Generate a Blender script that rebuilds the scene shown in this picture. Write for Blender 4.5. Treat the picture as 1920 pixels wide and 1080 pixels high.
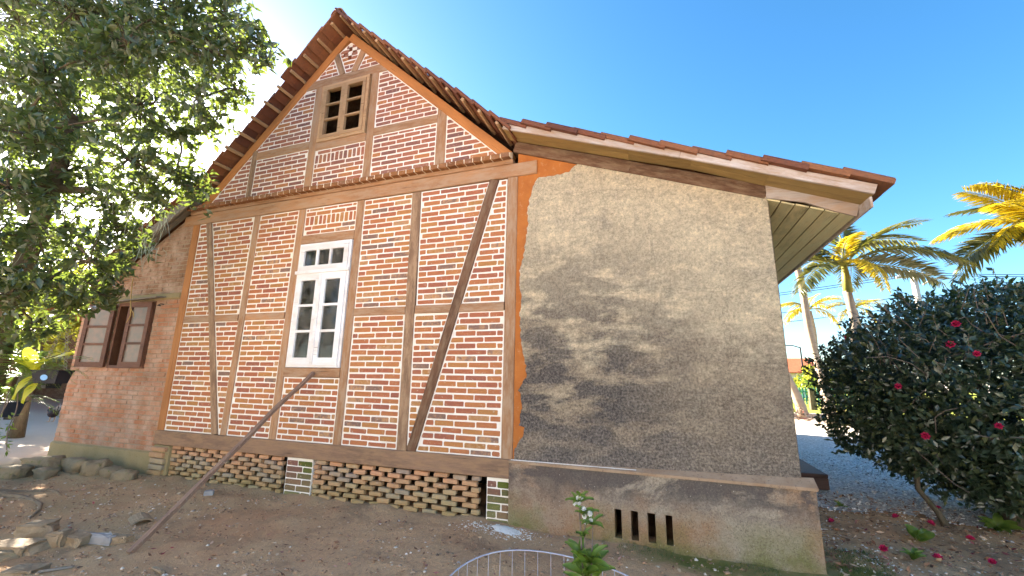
import bpy, bmesh, math, random
import numpy as np
from mathutils import Vector, Matrix, noise

# ------------------------------------------------------------------ camera, light, exposure
scene = bpy.context.scene
rad = math.radians
for o in list(bpy.data.objects):
    bpy.data.objects.remove(o)
COL = scene.collection
random.seed(7)
rng = np.random.default_rng(7)

CAM_R = ((0.94314, 0.33201, 0.01599), (-0.05471, 0.20250, -0.97775), (-0.32786, 0.92128, 0.20915))
CAM_P = Vector((0.0, -4.6, 1.51))
FPX = 783.7
cam = bpy.data.cameras.new('camera')
cam.sensor_width = 36.0
cam.lens = FPX / 1920 * 36.0
cam.clip_start = 0.05
cam.clip_end = 3000
camo = bpy.data.objects.new('camera', cam)
COL.objects.link(camo)
r0, r1, r2 = (Vector(r) for r in CAM_R)
M = Matrix((( r0.x, -r1.x, -r2.x, CAM_P.x), (r0.y, -r1.y, -r2.y, CAM_P.y), (r0.z, -r1.z, -r2.z, CAM_P.z), (0, 0, 0, 1)))
camo.matrix_world = M
scene.camera = camo

SUN_EL = rad(21.0)
SUN_AZ = math.atan2(-0.914, 0.406)          # measured from +Y towards +X
world = bpy.data.worlds.new('World')
scene.world = world
world.use_nodes = True
wn = world.node_tree.nodes
wl = world.node_tree.links
sky = wn.new('ShaderNodeTexSky')
sky.sky_type = 'NISHITA'
sky.sun_disc = False
sky.sun_elevation = SUN_EL
sky.sun_rotation = SUN_AZ
sky.air_density = 0.9
sky.dust_density = 0.7
sky.ozone_density = 2.5
sky.altitude = 100
wn['Background'].inputs['Strength'].default_value = 0.05
hsv = wn.new('ShaderNodeHueSaturation')          # camera-like vividness of the whole sky, the same everywhere
hsv.inputs['Saturation'].default_value = 1.26
hsv.inputs['Hue'].default_value = 0.494
wl.new(sky.outputs['Color'], hsv.inputs['Color'])
wl.new(hsv.outputs['Color'], wn['Background'].inputs['Color'])

sun = bpy.data.lights.new('sun', 'SUN')
sun.energy = 5.0
sun.angle = rad(0.5)
sun.color = (1.0, 0.92, 0.79)
suno = bpy.data.objects.new('sun', sun)
COL.objects.link(suno)
sd = Vector((math.sin(SUN_AZ) * math.cos(SUN_EL), math.cos(SUN_AZ) * math.cos(SUN_EL), math.sin(SUN_EL)))
suno.rotation_euler = (-sd).to_track_quat('-Z', 'Y').to_euler()
suno.location = sd * 60

vs = scene.view_settings
vs.view_transform = 'Standard'
vs.look = 'None'
vs.gamma = 1
vs.use_curve_mapping = False
vs.exposure = 3.12

# ------------------------------------------------------------------ materials
def nodes(name):
    m = bpy.data.materials.new(name)
    m.use_nodes = True
    nt = m.node_tree
    return m, nt, nt.nodes, nt.links, nt.nodes['Principled BSDF']

class G:
    """small node graph helper"""
    def __init__(self, name, rough=0.85, spec=0.25):
        self.m, self.nt, self.n, self.l, self.b = nodes(name)
        self.b.inputs['Roughness'].default_value = rough
        self.b.inputs['Specular IOR Level'].default_value = spec
        self.tc = self.n.new('ShaderNodeTexCoord')
        self._pos = None
    def pos(self):
        if self._pos is None:
            self._pos = self.n.new('ShaderNodeNewGeometry')
        return self._pos.outputs['Position']
    def mapping(self, src, scale=(1, 1, 1), loc=(0, 0, 0)):
        mp = self.n.new('ShaderNodeMapping')
        mp.inputs['Scale'].default_value = scale
        mp.inputs['Location'].default_value = loc
        self.l.new(src, mp.inputs['Vector'])
        return mp.outputs['Vector']
    def noise(self, vec, scale=5, detail=6, rough=0.6, dist=0.0):
        t = self.n.new('ShaderNodeTexNoise')
        t.inputs['Scale'].default_value = scale
        t.inputs['Detail'].default_value = detail
        t.inputs['Roughness'].default_value = rough
        t.inputs['Distortion'].default_value = dist
        self.l.new(vec, t.inputs['Vector'])
        return t.outputs['Fac']
    def voro(self, vec, scale=5, feat='F1', out='Distance'):
        t = self.n.new('ShaderNodeTexVoronoi')
        t.feature = feat
        t.inputs['Scale'].default_value = scale
        self.l.new(vec, t.inputs['Vector'])
        return t.outputs[out]
    def ramp(self, fac, stops, mode='LINEAR'):
        r = self.n.new('ShaderNodeValToRGB')
        cr = r.color_ramp
        cr.interpolation = mode
        while len(cr.elements) < len(stops):
            cr.elements.new(0.5)
        for e, (p, c) in zip(cr.elements, stops):
            e.position = p
            e.color = (c, c, c, 1) if not isinstance(c, tuple) else (*c, 1)
        self.l.new(fac, r.inputs['Fac'])
        return r.outputs['Color']
    def mix(self, fac, a, b, mode='MIX'):
        x = self.n.new('ShaderNodeMix')
        x.data_type = 'RGBA'
        x.blend_type = mode
        for i, v in ((0, fac), (6, a), (7, b)):
            sock = x.inputs[i]
            if isinstance(v, (int, float)):
                sock.default_value = v if i == 0 else (v, v, v, 1)
            elif isinstance(v, tuple):
                sock.default_value = (*v, 1)
            else:
                self.l.new(v, sock)
        return x.outputs[2]
    def math(self, op, a, b=0.0, clamp=False):
        x = self.n.new('ShaderNodeMath')
        x.operation = op
        x.use_clamp = clamp
        for s, v in ((x.inputs[0], a), (x.inputs[1], b)):
            if isinstance(v, (int, float)):
                s.default_value = v
            else:
                self.l.new(v, s)
        return x.outputs[0]
    def sep(self, vec):
        s = self.n.new('ShaderNodeSeparateXYZ')
        self.l.new(vec, s.inputs[0])
        return s.outputs
    def rnd_obj(self):
        return self.n.new('ShaderNodeObjectInfo').outputs['Random']
    def rnd_island(self):
        return self.n.new('ShaderNodeNewGeometry').outputs['Random Per Island']
    def col(self, c):
        if isinstance(c, tuple):
            self.b.inputs['Base Color'].default_value = (*c, 1)
        else:
            self.l.new(c, self.b.inputs['Base Color'])
    def bump(self, h, strength=0.4, dist=0.01):
        bp = self.n.new('ShaderNodeBump')
        bp.inputs['Strength'].default_value = strength
        bp.inputs['Distance'].default_value = dist
        self.l.new(h, bp.inputs['Height'])
        self.l.new(bp.outputs['Normal'], self.b.inputs['Normal'])

def brick_mat(name, stops, island=False, grime=0.35, moss=0.0):
    g = G(name, 0.92, 0.15)
    p = g.pos()
    r = g.rnd_island() if island else g.rnd_obj()
    n1 = g.noise(p, 14, 5)
    fac = g.math('ADD', r, g.math('MULTIPLY', g.math('SUBTRACT', n1, 0.5), 0.35))
    c = g.ramp(fac, stops)
    n2 = g.noise(p, 60, 6, 0.7)
    c = g.mix(g.math('MULTIPLY', g.ramp(n2, [(0.35, 0.0), (0.75, 1.0)]), grime), c, g.mix(0.5, c, (0.09, 0.06, 0.045)))
    n3 = g.noise(p, 28, 4, 0.6, 0.4)
    c = g.mix(g.ramp(n3, [(0.60, 0.0), (0.72, 0.6)]), c, (0.62, 0.50, 0.40))
    n5 = g.noise(g.mapping(p, (6, 6, 22)), 2.0, 6, 0.7)
    c = g.mix(g.ramp(n5, [(0.55, 0.0), (0.7, 0.4)]), c, (0.60, 0.34, 0.14))
    if moss:
        z = g.sep(p)[2]
        low = g.ramp(g.math('ADD', z, g.math('MULTIPLY', g.noise(p, 2.3, 4), 0.35)), [(0.05, 1.0), (0.55, 0.0)])
        c = g.mix(g.math('MULTIPLY', low, moss), c, g.mix(r, (0.2, 0.2, 0.06), (0.34, 0.29, 0.15)))
    g.col(c)
    g.bump(g.math('ADD', n2, n3), 0.5, 0.006)
    return g.m

BR_LOW = [(0.0, (0.33, 0.125, 0.085)), (0.2, (0.42, 0.15, 0.08)), (0.45, (0.46, 0.18, 0.08)), (0.68, (0.50, 0.225, 0.085)), (0.83, (0.42, 0.21, 0.075)), (0.91, (0.52, 0.30, 0.16)), (0.97, (0.24, 0.15, 0.12))]
BR_TOP = [(0.0, (0.21, 0.115, 0.105)), (0.25, (0.35, 0.135, 0.09)), (0.5, (0.41, 0.165, 0.10)), (0.75, (0.30, 0.15, 0.12)), (0.92, (0.47, 0.20, 0.085))]
BR_OLD = [(0.0, (0.44, 0.19, 0.10)), (0.4, (0.50, 0.235, 0.13)), (0.7, (0.42, 0.23, 0.14)), (0.95, (0.52, 0.28, 0.17))]
BR_LAT = [(0.0, (0.46, 0.27, 0.16)), (0.3, (0.58, 0.33, 0.19)), (0.55, (0.62, 0.32, 0.18)), (0.8, (0.50, 0.35, 0.20)), (0.97, (0.36, 0.28, 0.23))]
M_brick = brick_mat('red_brick', BR_LOW)
M_brick_i = brick_mat('red_brick_joined', BR_LOW, island=True)
M_brick_top = brick_mat('purple_brick', BR_TOP)
M_brick_top_i = brick_mat('purple_brick_joined', BR_TOP, island=True)
M_brick_lat = brick_mat('vent_brick', BR_LAT, moss=0.75)
M_brick_pier = brick_mat('pier_brick', [(0.0, (0.2, 0.1, 0.08)), (0.4, (0.26, 0.12, 0.09)), (0.7, (0.13, 0.12, 0.05)), (0.95, (0.1, 0.13, 0.02))], moss=0.6)
M_ledge = brick_mat('ledge_brick', [(0.0, (0.21, 0.095, 0.045)), (0.5, (0.30, 0.135, 0.055)), (0.95, (0.27, 0.14, 0.08))])

def old_brick():
    g = G('weathered_brick', 0.95, 0.1)
    p = g.pos()
    r = g.rnd_island()
    z = g.sep(p)[2]
    c = g.ramp(r, BR_OLD)
    up = g.ramp(g.math('ADD', z, g.math('MULTIPLY', g.noise(p, 3), 0.3)), [(0.0, 0.0), (1.0, 1.0)])
    n = g.noise(p, 3.0, 6, 0.65)
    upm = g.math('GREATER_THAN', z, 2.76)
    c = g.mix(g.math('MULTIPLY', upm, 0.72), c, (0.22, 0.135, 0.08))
    c = g.mix(g.ramp(n, [(0.42, 0.0), (0.62, 0.7)]), c, (0.60, 0.44, 0.34))
    n4 = g.noise(p, 1.3, 5, 0.6)
    c = g.mix(g.ramp(n4, [(0.5, 0.0), (0.75, 0.55)]), c, (0.22, 0.13, 0.09))
    n2 = g.noise(p, 70, 5, 0.7)
    c = g.mix(g.ramp(n2, [(0.4, 0.0), (0.8, 0.35)]), c, (0.16, 0.1, 0.07))
    g.col(c)
    g.bump(n2, 0.5, 0.006)
    return g.m
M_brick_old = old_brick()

def simple(name, c0, c1, scale=8, rough=0.9, bump=0.3, bscale=60, spec=0.2, c2=None, detail=6, stretch=None, dist=0.004):
    g = G(name, rough, spec)
    p = g.pos()
    if stretch:
        p = g.mapping(p, stretch)
    n = g.noise(p, scale, detail, 0.62)
    c = g.mix(g.ramp(n, [(0.35, 0.0), (0.65, 1.0)]), c0, c1)
    nb = g.noise(p, bscale, 6, 0.7)
    if c2:
        c = g.mix(g.ramp(nb, [(0.55, 0.0), (0.72, 1.0)]), c, c2)
    g.col(c)
    g.bump(nb, bump, dist)
    return g.m

M_mortar = simple('white_lime_mortar', (0.82, 0.74, 0.63), (0.90, 0.87, 0.82), 3, 0.9, 0.5, 60, c2=(0.80, 0.72, 0.62), dist=0.006)
M_mortar_old = simple('old_mortar', (0.33, 0.24, 0.16), (0.42, 0.32, 0.23), 3, 0.95, 0.5, 70, c2=(0.26, 0.17, 0.11))
M_joint = simple('ledge_joint', (0.78, 0.64, 0.45), (0.84, 0.74, 0.58), 6)
M_dark = simple('dark_interior', (0.02, 0.016, 0.013), (0.03, 0.022, 0.018), 4)  # near-black colour stands in for the shade under the floor
M_cement = simple('olive_cement', (0.30, 0.235, 0.12), (0.37, 0.29, 0.16), 2.2, 0.95, 0.35, 40, c2=(0.23, 0.2, 0.085))

def wood_mat(name, ca, cb, dark, knots=0.6, rough=0.75, weather=None):
    """grain runs along the local X axis of the timber"""
    g = G(name, rough, 0.2)
    o = g.tc.outputs['Object']
    r = g.rnd_obj()
    off = g.n.new('ShaderNodeVectorMath'); off.operation = 'ADD'
    cmb = g.n.new('ShaderNodeCombineXYZ')
    for i in range(3):
        g.l.new(g.math('MULTIPLY', r, 37.0 + i * 11), cmb.inputs[i])
    g.l.new(o, off.inputs[0]); g.l.new(cmb.outputs[0], off.inputs[1])
    v = off.outputs[0]
    grain = g.noise(g.mapping(v, (1.2, 26, 26)), 3.0, 8, 0.65, 0.3)
    fine = g.noise(g.mapping(v, (4, 90, 90)), 3.0, 5, 0.7)
    broad = g.noise(g.mapping(v, (0.7, 3, 3)), 1.6, 4, 0.6)
    c = g.mix(g.ramp(grain, [(0.32, 0.0), (0.68, 1.0)]), ca, cb)
    c = g.mix(g.math('MULTIPLY', g.ramp(broad, [(0.45, 0.0), (0.7, 1.0)]), 0.55), c, dark)
    c = g.mix(g.math('MULTIPLY', g.ramp(fine, [(0.52, 0.0), (0.72, 1.0)]), 0.45), c, dark)
    kn = g.voro(g.mapping(v, (1.2, 5, 5)), 1.7)
    c = g.mix(g.math('MULTIPLY', g.ramp(kn, [(0.05, 1.0), (0.13, 0.0)]), knots), c, dark)
    ck = g.noise(g.mapping(v, (0.9, 38, 38)), 2.2, 3, 0.5, 0.2)
    c = g.mix(g.ramp(ck, [(0.66, 0.0), (0.70, 0.75)]), c, (dark[0] * .35, dark[1] * .35, dark[2] * .35))
    br = g.math('ADD', g.math('MULTIPLY', r, 0.3), 0.85)
    hs = g.n.new('ShaderNodeHueSaturation')
    g.l.new(br, hs.inputs['Value']); g.l.new(c, hs.inputs['Color'])
    c = hs.outputs['Color']
    if weather:
        w = g.noise(g.mapping(v, (1.5, 6, 6)), 2.5, 6, 0.7)
        c = g.mix(g.ramp(w, [(0.42, 0.0), (0.62, 0.85)]), c, weather)
    g.col(c)
    g.bump(g.math('ADD', grain, g.math('MULTIPLY', fine, 0.6)), 0.45, 0.004)
    return g.m
M_wood = wood_mat('brown_oak_timber', (0.45, 0.245, 0.125), (0.36, 0.195, 0.10), (0.20, 0.11, 0.062), weather=(0.42, 0.29, 0.19))
M_wood_grey = wood_mat('weathered_grey_timber', (0.33, 0.20, 0.12), (0.25, 0.155, 0.095), (0.12, 0.075, 0.05), weather=(0.42, 0.28, 0.17))
M_wood_dark = wood_mat('dark_brown_timber', (0.18, 0.09, 0.048), (0.13, 0.068, 0.04), (0.06, 0.035, 0.024), weather=(0.24, 0.16, 0.1))
M_wood_new = wood_mat('pale_new_timber', (0.50, 0.325, 0.18), (0.43, 0.27, 0.145), (0.28, 0.16, 0.085), 0.3)
M_wood_orange = wood_mat('orange_stained_timber', (0.50, 0.215, 0.07), (0.43, 0.18, 0.06), (0.27, 0.11, 0.04))
M_wood_sill = wood_mat('stained_sill_timber', (0.29, 0.18, 0.115), (0.23, 0.14, 0.09), (0.085, 0.055, 0.042), 0.4, 0.8, weather=(0.34, 0.21, 0.12))
M_board = wood_mat('yellowed_soffit_board', (0.42, 0.29, 0.115), (0.36, 0.24, 0.095), (0.17, 0.11, 0.05), 0.45, 0.7)
M_soffit_green = wood_mat('pale_green_soffit_board', (0.64, 0.58, 0.34), (0.57, 0.52, 0.30), (0.29, 0.22, 0.11), 0.5, 0.7, weather=(0.66, 0.55, 0.30))
M_barge = wood_mat('peeling_white_board', (0.52, 0.45, 0.40), (0.60, 0.53, 0.49), (0.28, 0.19, 0.13), 0.4, 0.85, weather=(0.42, 0.29, 0.20))
M_white = wood_mat('white_window_paint', (0.80, 0.81, 0.82), (0.84, 0.84, 0.85), (0.58, 0.52, 0.45), 0.35, 0.5)
M_redbrown = wood_mat('red_brown_shutter_paint', (0.19, 0.088, 0.052), (0.145, 0.068, 0.042), (0.08, 0.04, 0.028), 0.1, 0.6)
M_greywood = wood_mat('grey_board', (0.28, 0.25, 0.2), (0.2, 0.17, 0.14), (0.1, 0.08, 0.06))

def tile_mat(name, stops, island):
    g = G(name, 0.8, 0.25)
    p = g.pos()
    r = g.rnd_island() if island else g.rnd_obj()
    n = g.noise(p, 9, 6, 0.7)
    c = g.ramp(g.math('ADD', g.math('MULTIPLY', r, 0.7), g.math('MULTIPLY', n, 0.3)), stops)
    n2 = g.noise(p, 30, 6, 0.7)
    c = g.mix(g.ramp(n2, [(0.5, 0.0), (0.75, 0.7)]), c, (0.10, 0.065, 0.05))
    g.col(c)
    g.bump(n2, 0.4, 0.004)
    return g.m
T_ST = [(0.1, (0.11, 0.045, 0.035)), (0.35, (0.20, 0.075, 0.04)), (0.6, (0.30, 0.125, 0.055)), (0.8, (0.24, 0.10, 0.05)), (0.95, (0.13, 0.065, 0.045))]
M_tile = tile_mat('terracotta_tile', T_ST, False)
M_tile_i = tile_mat('terracotta_tile_joined', T_ST, True)

def plaster_mat():
    g = G('roughcast_plaster', 0.95, 0.1)
    p = g.pos()
    x, y, z = g.sep(p)
    big = g.noise(g.mapping(p, (0.75, 1, 1.7)), 1.25, 7, 0.66, 0.5)
    mid = g.noise(g.mapping(p, (1, 1, 1.5)), 4.5, 7, 0.68)
    fine = g.noise(p, 42, 7, 0.75)
    speck = g.noise(p, 100, 3, 0.7)
    base = g.mix(g.ramp(mid, [(0.35, 0.0), (0.65, 1.0)]), (0.80, 0.68, 0.465), (0.68, 0.565, 0.385))
    base = g.mix(g.ramp(fine, [(0.36, 0.55), (0.52, 0.0)]), base, (0.40, 0.32, 0.225))
    pat = g.noise(g.mapping(p, (1, 1, 1.8), (2, 0, 5)), 2.6, 8, 0.72, 0.6)
    base = g.mix(g.ramp(pat, [(0.53, 0.0), (0.70, 0.55)]), base, g.mix(g.ramp(fine, [(0.4, 0.0), (0.6, 1.0)]), (0.24, 0.20, 0.165), (0.50, 0.42, 0.33)))
    # mould grows from the ground up and fades towards the eaves
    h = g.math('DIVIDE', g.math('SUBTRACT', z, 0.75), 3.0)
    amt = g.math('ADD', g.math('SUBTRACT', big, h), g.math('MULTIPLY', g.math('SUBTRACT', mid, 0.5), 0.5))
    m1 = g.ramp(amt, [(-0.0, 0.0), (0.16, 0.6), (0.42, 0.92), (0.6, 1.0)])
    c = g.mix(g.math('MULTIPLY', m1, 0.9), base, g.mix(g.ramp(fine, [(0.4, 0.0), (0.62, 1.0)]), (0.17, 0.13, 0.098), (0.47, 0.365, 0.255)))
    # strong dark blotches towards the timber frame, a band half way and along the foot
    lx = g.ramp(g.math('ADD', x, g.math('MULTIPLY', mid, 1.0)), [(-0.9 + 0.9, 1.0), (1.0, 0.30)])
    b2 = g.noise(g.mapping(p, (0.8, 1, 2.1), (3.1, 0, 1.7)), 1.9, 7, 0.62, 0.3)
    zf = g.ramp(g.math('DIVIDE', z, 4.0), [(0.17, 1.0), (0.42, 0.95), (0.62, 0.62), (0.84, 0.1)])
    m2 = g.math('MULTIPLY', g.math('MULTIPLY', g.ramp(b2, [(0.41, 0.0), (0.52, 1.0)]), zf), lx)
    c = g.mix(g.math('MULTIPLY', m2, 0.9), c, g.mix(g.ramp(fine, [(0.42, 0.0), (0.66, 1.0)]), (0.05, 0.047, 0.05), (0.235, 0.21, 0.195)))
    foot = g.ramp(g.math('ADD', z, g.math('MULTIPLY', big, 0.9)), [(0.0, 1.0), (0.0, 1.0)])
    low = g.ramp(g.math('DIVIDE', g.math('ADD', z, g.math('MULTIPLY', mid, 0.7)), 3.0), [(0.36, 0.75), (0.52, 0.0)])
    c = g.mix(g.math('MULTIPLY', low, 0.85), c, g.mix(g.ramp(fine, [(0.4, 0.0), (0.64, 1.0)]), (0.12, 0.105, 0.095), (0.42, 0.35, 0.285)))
    c = g.mix(g.ramp(speck, [(0.63, 0.0), (0.72, 0.35)]), c, (0.62, 0.55, 0.45))
    c = g.mix(g.math('MULTIPLY', g.ramp(g.noise(g.mapping(p, (5, 5, 0.8)), 1.6, 5, 0.6), [(0.54, 0.0), (0.74, 0.4)]), g.ramp(big, [(0.45, 0.0), (0.62, 1.0)])), c, (0.20, 0.17, 0.145))
    grain = g.noise(p, 24, 9, 0.86)
    c = g.mix(1.0, c, g.math('ADD', g.math('MULTIPLY', grain, 2.6), -0.32), 'MULTIPLY')
    ve = g.voro(g.mapping(g.noise(p, 2.0, 4) if False else p, (1, 1, 0.8)), 0.9, 'DISTANCE_TO_EDGE')
    c = g.mix(g.math('MULTIPLY', g.ramp(g.math('ADD', ve, g.math('MULTIPLY', g.math('SUBTRACT', mid, 0.5), 0.10)), [(0.0, 0.0), (0.004, 0.0), (0.006, 1.0), (0.010, 0.0)]), 0.55), c, (0.09, 0.075, 0.06))
    lich = g.voro(p, 26)
    c = g.mix(g.math('MULTIPLY', g.ramp(lich, [(0.10, 1.0), (0.14, 0.0)]), g.ramp(big, [(0.55, 0.0), (0.65, 0.7)])), c, (0.45, 0.42, 0.38))
    g.col(c)
    g.bump(g.math('ADD', fine, g.math('MULTIPLY', speck, 0.8)), 1.0, 0.022)
    return g.m
M_plaster = plaster_mat()

def plinth_mat():
    g = G('stained_cement_plinth', 0.95, 0.12)
    p = g.pos()
    x, y, z = g.sep(p)
    big = g.noise(g.mapping(p, (1.0, 1, 1.5)), 1.5, 7, 0.65, 0.4)
    mid = g.noise(p, 5, 7, 0.7)
    fine = g.noise(p, 48, 7, 0.75)
    red = g.noise(g.mapping(p, (1, 1, 1), (5, 2, 1)), 1.7, 6, 0.6)
    c = g.mix(g.ramp(fine, [(0.35, 0.0), (0.65, 1.0)]), (0.31, 0.25, 0.185), (0.53, 0.44, 0.335))
    c = g.mix(g.ramp(red, [(0.46, 0.0), (0.64, 0.75)]), c, (0.37, 0.19, 0.09))
    xl = g.ramp(g.math('DIVIDE', g.math('ADD', x, 1.7), 3.0), [(0.12, 1.0), (0.42, 0.0)])
    c = g.mix(g.math('MULTIPLY', xl, g.math('MULTIPLY', 0.6, g.ramp(mid, [(0.3, 0.2), (0.6, 1.0)]))), c, (0.34, 0.175, 0.09))
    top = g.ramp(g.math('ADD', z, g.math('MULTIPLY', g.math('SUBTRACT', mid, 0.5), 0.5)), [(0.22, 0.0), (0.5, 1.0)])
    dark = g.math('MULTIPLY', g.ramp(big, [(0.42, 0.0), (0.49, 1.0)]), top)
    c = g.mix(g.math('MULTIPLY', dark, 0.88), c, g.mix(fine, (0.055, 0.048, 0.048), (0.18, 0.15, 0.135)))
    gz = g.ramp(g.math('ADD', z, g.math('MULTIPLY', mid, 0.3)), [(0.12, 1.0), (0.48, 0.0)])
    gn = g.noise(g.mapping(p, (1, 1, 1), (9, 0, 4)), 2.2, 5, 0.6)
    c = g.mix(g.math('MULTIPLY', g.math('MULTIPLY', gz, g.ramp(gn, [(0.42, 0.0), (0.62, 1.0)])), 0.8), c, (0.16, 0.17, 0.035))
    gr = g.noise(p, 85, 4, 0.7)
    c = g.mix(g.ramp(gr, [(0.36, 0.6), (0.46, 0.0)]), c, (0.10, 0.08, 0.06))
    c = g.mix(g.ramp(gr, [(0.62, 0.0), (0.69, 0.5)]), c, (0.55, 0.46, 0.36))
    cc = g.voro(p, 21)
    c = g.mix(g.math('MULTIPLY', g.ramp(cc, [(0.07, 1.0), (0.11, 0.0)]), g.ramp(mid, [(0.5, 0.0), (0.6, 0.8)])), c, (0.62, 0.56, 0.48))
    g.col(c)
    g.bump(g.math('ADD', fine, g.math('MULTIPLY', mid, 1.5)), 0.9, 0.02)
    return g.m
M_plinth = plinth_mat()
M_render = simple('orange_clay_render', (0.50, 0.18, 0.045), (0.40, 0.135, 0.035), 4, 0.95, 0.9, 14, c2=(0.54, 0.27, 0.12), dist=0.02)
M_lime = simple('lime_wash', (0.88, 0.84, 0.78), (0.80, 0.75, 0.68), 9, 0.95, 0.7, 30, c2=(0.46, 0.36, 0.27), dist=0.012)
M_ledgewash = simple('ledge_wash', (0.30, 0.19, 0.115), (0.42, 0.30, 0.20), 4, 0.95, 0.4, 40, c2=(0.16, 0.12, 0.095))

def glass_mat(name, tint=(0.9, 0.93, 0.92)):
    m, nt, n, l, b = nodes(name)
    n.remove(b)
    out = n['Material Output']
    tr = n.new('ShaderNodeBsdfTransparent'); tr.inputs['Color'].default_value = (*tint, 1)
    gl = n.new('ShaderNodeBsdfGlossy'); gl.inputs['Roughness'].default_value = 0.03
    fr = n.new('ShaderNodeFresnel'); fr.inputs['IOR'].default_value = 1.5
    mx = n.new('ShaderNodeMixShader')
    l.new(fr.outputs[0], mx.inputs[0]); l.new(tr.outputs[0], mx.inputs[1]); l.new(gl.outputs[0], mx.inputs[2])
    df = n.new('ShaderNodeBsdfDiffuse'); df.inputs['Color'].default_value = (.42, .41, .38, 1)  # mottled grey layer stands in for reflected sky and trees
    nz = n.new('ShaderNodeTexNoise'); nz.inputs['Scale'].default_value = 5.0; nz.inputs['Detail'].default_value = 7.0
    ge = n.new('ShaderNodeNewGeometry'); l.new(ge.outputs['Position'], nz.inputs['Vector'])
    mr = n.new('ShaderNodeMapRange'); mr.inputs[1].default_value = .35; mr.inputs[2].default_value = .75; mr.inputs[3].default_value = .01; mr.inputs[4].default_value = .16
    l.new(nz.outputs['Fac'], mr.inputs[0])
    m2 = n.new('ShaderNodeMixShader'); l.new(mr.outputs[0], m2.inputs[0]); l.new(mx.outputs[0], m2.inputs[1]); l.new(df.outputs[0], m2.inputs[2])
    l.new(m2.outputs[0], out.inputs['Surface'])
    return m
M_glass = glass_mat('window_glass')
def frosted():
    g = G('dusty_glass', 0.25, 0.5)
    p = g.pos()
    g.col(g.mix(g.ramp(g.noise(p, 9, 5), [(0.35, 0.0), (0.7, 1.0)]), (0.30, 0.20, 0.155), (0.20, 0.185, 0.155)))
    return g.m
M_dusty = frosted()
def curtain():
    g = G('dark_lace_curtain', 0.9, 0.1)
    p = g.mapping(g.pos(), (1, 1, 0.35))
    n = g.noise(p, 16, 5, 0.7, 0.8)
    g.col(g.ramp(n, [(0.48, (0.03, 0.026, 0.03)), (0.6, (0.06, 0.052, 0.05)), (0.68, (0.28, 0.24, 0.18))]))
    return g.m
M_curtain = curtain()

def leaf_mat(name, stops, trans=(0.35, 0.5, 0.05), tfac=0.35, rough=0.38, spec=0.5):
    g = G(name, rough, spec)
    r = g.rnd_island()
    c = g.ramp(r, stops)
    g.col(c)
    t = g.n.new('ShaderNodeBsdfTranslucent')
    g.l.new(g.mix(0.65, c, trans), t.inputs['Color'])
    mx = g.n.new('ShaderNodeMixShader')
    mx.inputs[0].default_value = tfac
    g.l.new(g.b.outputs[0], mx.inputs[1]); g.l.new(t.outputs[0], mx.inputs[2])
    g.l.new(mx.outputs[0], g.n['Material Output'].inputs['Surface'])
    return g.m
M_leaf = leaf_mat('evergreen_leaf', [(0.0, (0.030, 0.052, 0.032)), (0.4, (0.045, 0.072, 0.045)), (0.75, (0.058, 0.085, 0.046)), (1.0, (0.10, 0.115, 0.04))], (0.32, 0.42, 0.04), tfac=0.32, rough=0.33, spec=0.7)
M_leaf_cam = leaf_mat('camellia_leaf', [(0.0, (0.022, 0.036, 0.02)), (0.5, (0.04, 0.062, 0.034)), (0.85, (0.06, 0.085, 0.042)), (1.0, (0.11, 0.115, 0.04))], tfac=0.10, rough=0.30, spec=0.75)
M_leaf_yel = leaf_mat('sunny_leaf', [(0.0, (0.10, 0.13, 0.02)), (0.5, (0.16, 0.17, 0.03)), (1.0, (0.26, 0.22, 0.04))], (0.6, 0.6, 0.05), 0.5)
M_leaf_fern = leaf_mat('fern_leaf', [(0.0, (0.06, 0.12, 0.025)), (1.0, (0.16, 0.22, 0.04))], (0.3, 0.5, 0.05), 0.4)
M_leaf_young = leaf_mat('young_leaf', [(0.0, (0.06, 0.13, 0.02)), (0.6, (0.12, 0.2, 0.03)), (1.0, (0.2, 0.27, 0.05))], (0.4, 0.55, 0.08), 0.3, 0.35)
M_leaf_nest = leaf_mat('sunlit_yellow_frond', [(0.0, (0.6, 0.6, 0.05)), (1.0, (0.66, 0.64, 0.06))], (0.85, 0.85, 0.06), 0.5)  # sunlit glow put into the colour; the fronds hang in shade
M_leaf_palm = leaf_mat('palm_leaflet', [(0.0, (0.05, 0.06, 0.02)), (0.5, (0.085, 0.09, 0.022)), (1.0, (0.17, 0.145, 0.03))], (0.35, 0.33, 0.03), 0.3)
M_leaf_palm_sunlit = leaf_mat('sunlit_palm_leaflet', [(0.0, (0.30, 0.23, 0.012)), (0.5, (0.44, 0.33, 0.015)), (1.0, (0.55, 0.40, 0.02))], (0.8, 0.6, 0.02), 0.4)  # sunlit twin of the palm leaflet, the sun's gold put into its colour
M_bark = simple('mossy_bark', (0.075, 0.06, 0.042), (0.15, 0.12, 0.08), 7, 0.95, 0.9, 22, c2=(0.10, 0.11, 0.05), stretch=(1, 1, 0.35), dist=0.03)
M_rootbark = simple('dusty_root', (0.24, 0.17, 0.11), (0.34, 0.25, 0.16), 8, 0.95, 0.9, 22, c2=(0.15, 0.12, 0.07), dist=0.02)
M_twig = simple('grey_twig', (0.14, 0.11, 0.09), (0.2, 0.16, 0.13), 20, 0.9)
M_lichen = simple('pale_lichen', (0.28, 0.32, 0.24), (0.36, 0.40, 0.31), 20, 0.95)
M_palmtrunk = simple('pale_palm_trunk', (0.26, 0.20, 0.15), (0.34, 0.27, 0.20), 3, 0.85, 0.4, 20, stretch=(0.6, 0.6, 5))
M_crownshaft = simple('yellow_crownshaft', (0.22, 0.20, 0.03), (0.28, 0.24, 0.05), 4, 0.5)
M_petal = simple('crimson_petal', (0.42, 0.012, 0.07), (0.55, 0.03, 0.12), 30, 0.6)
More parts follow.
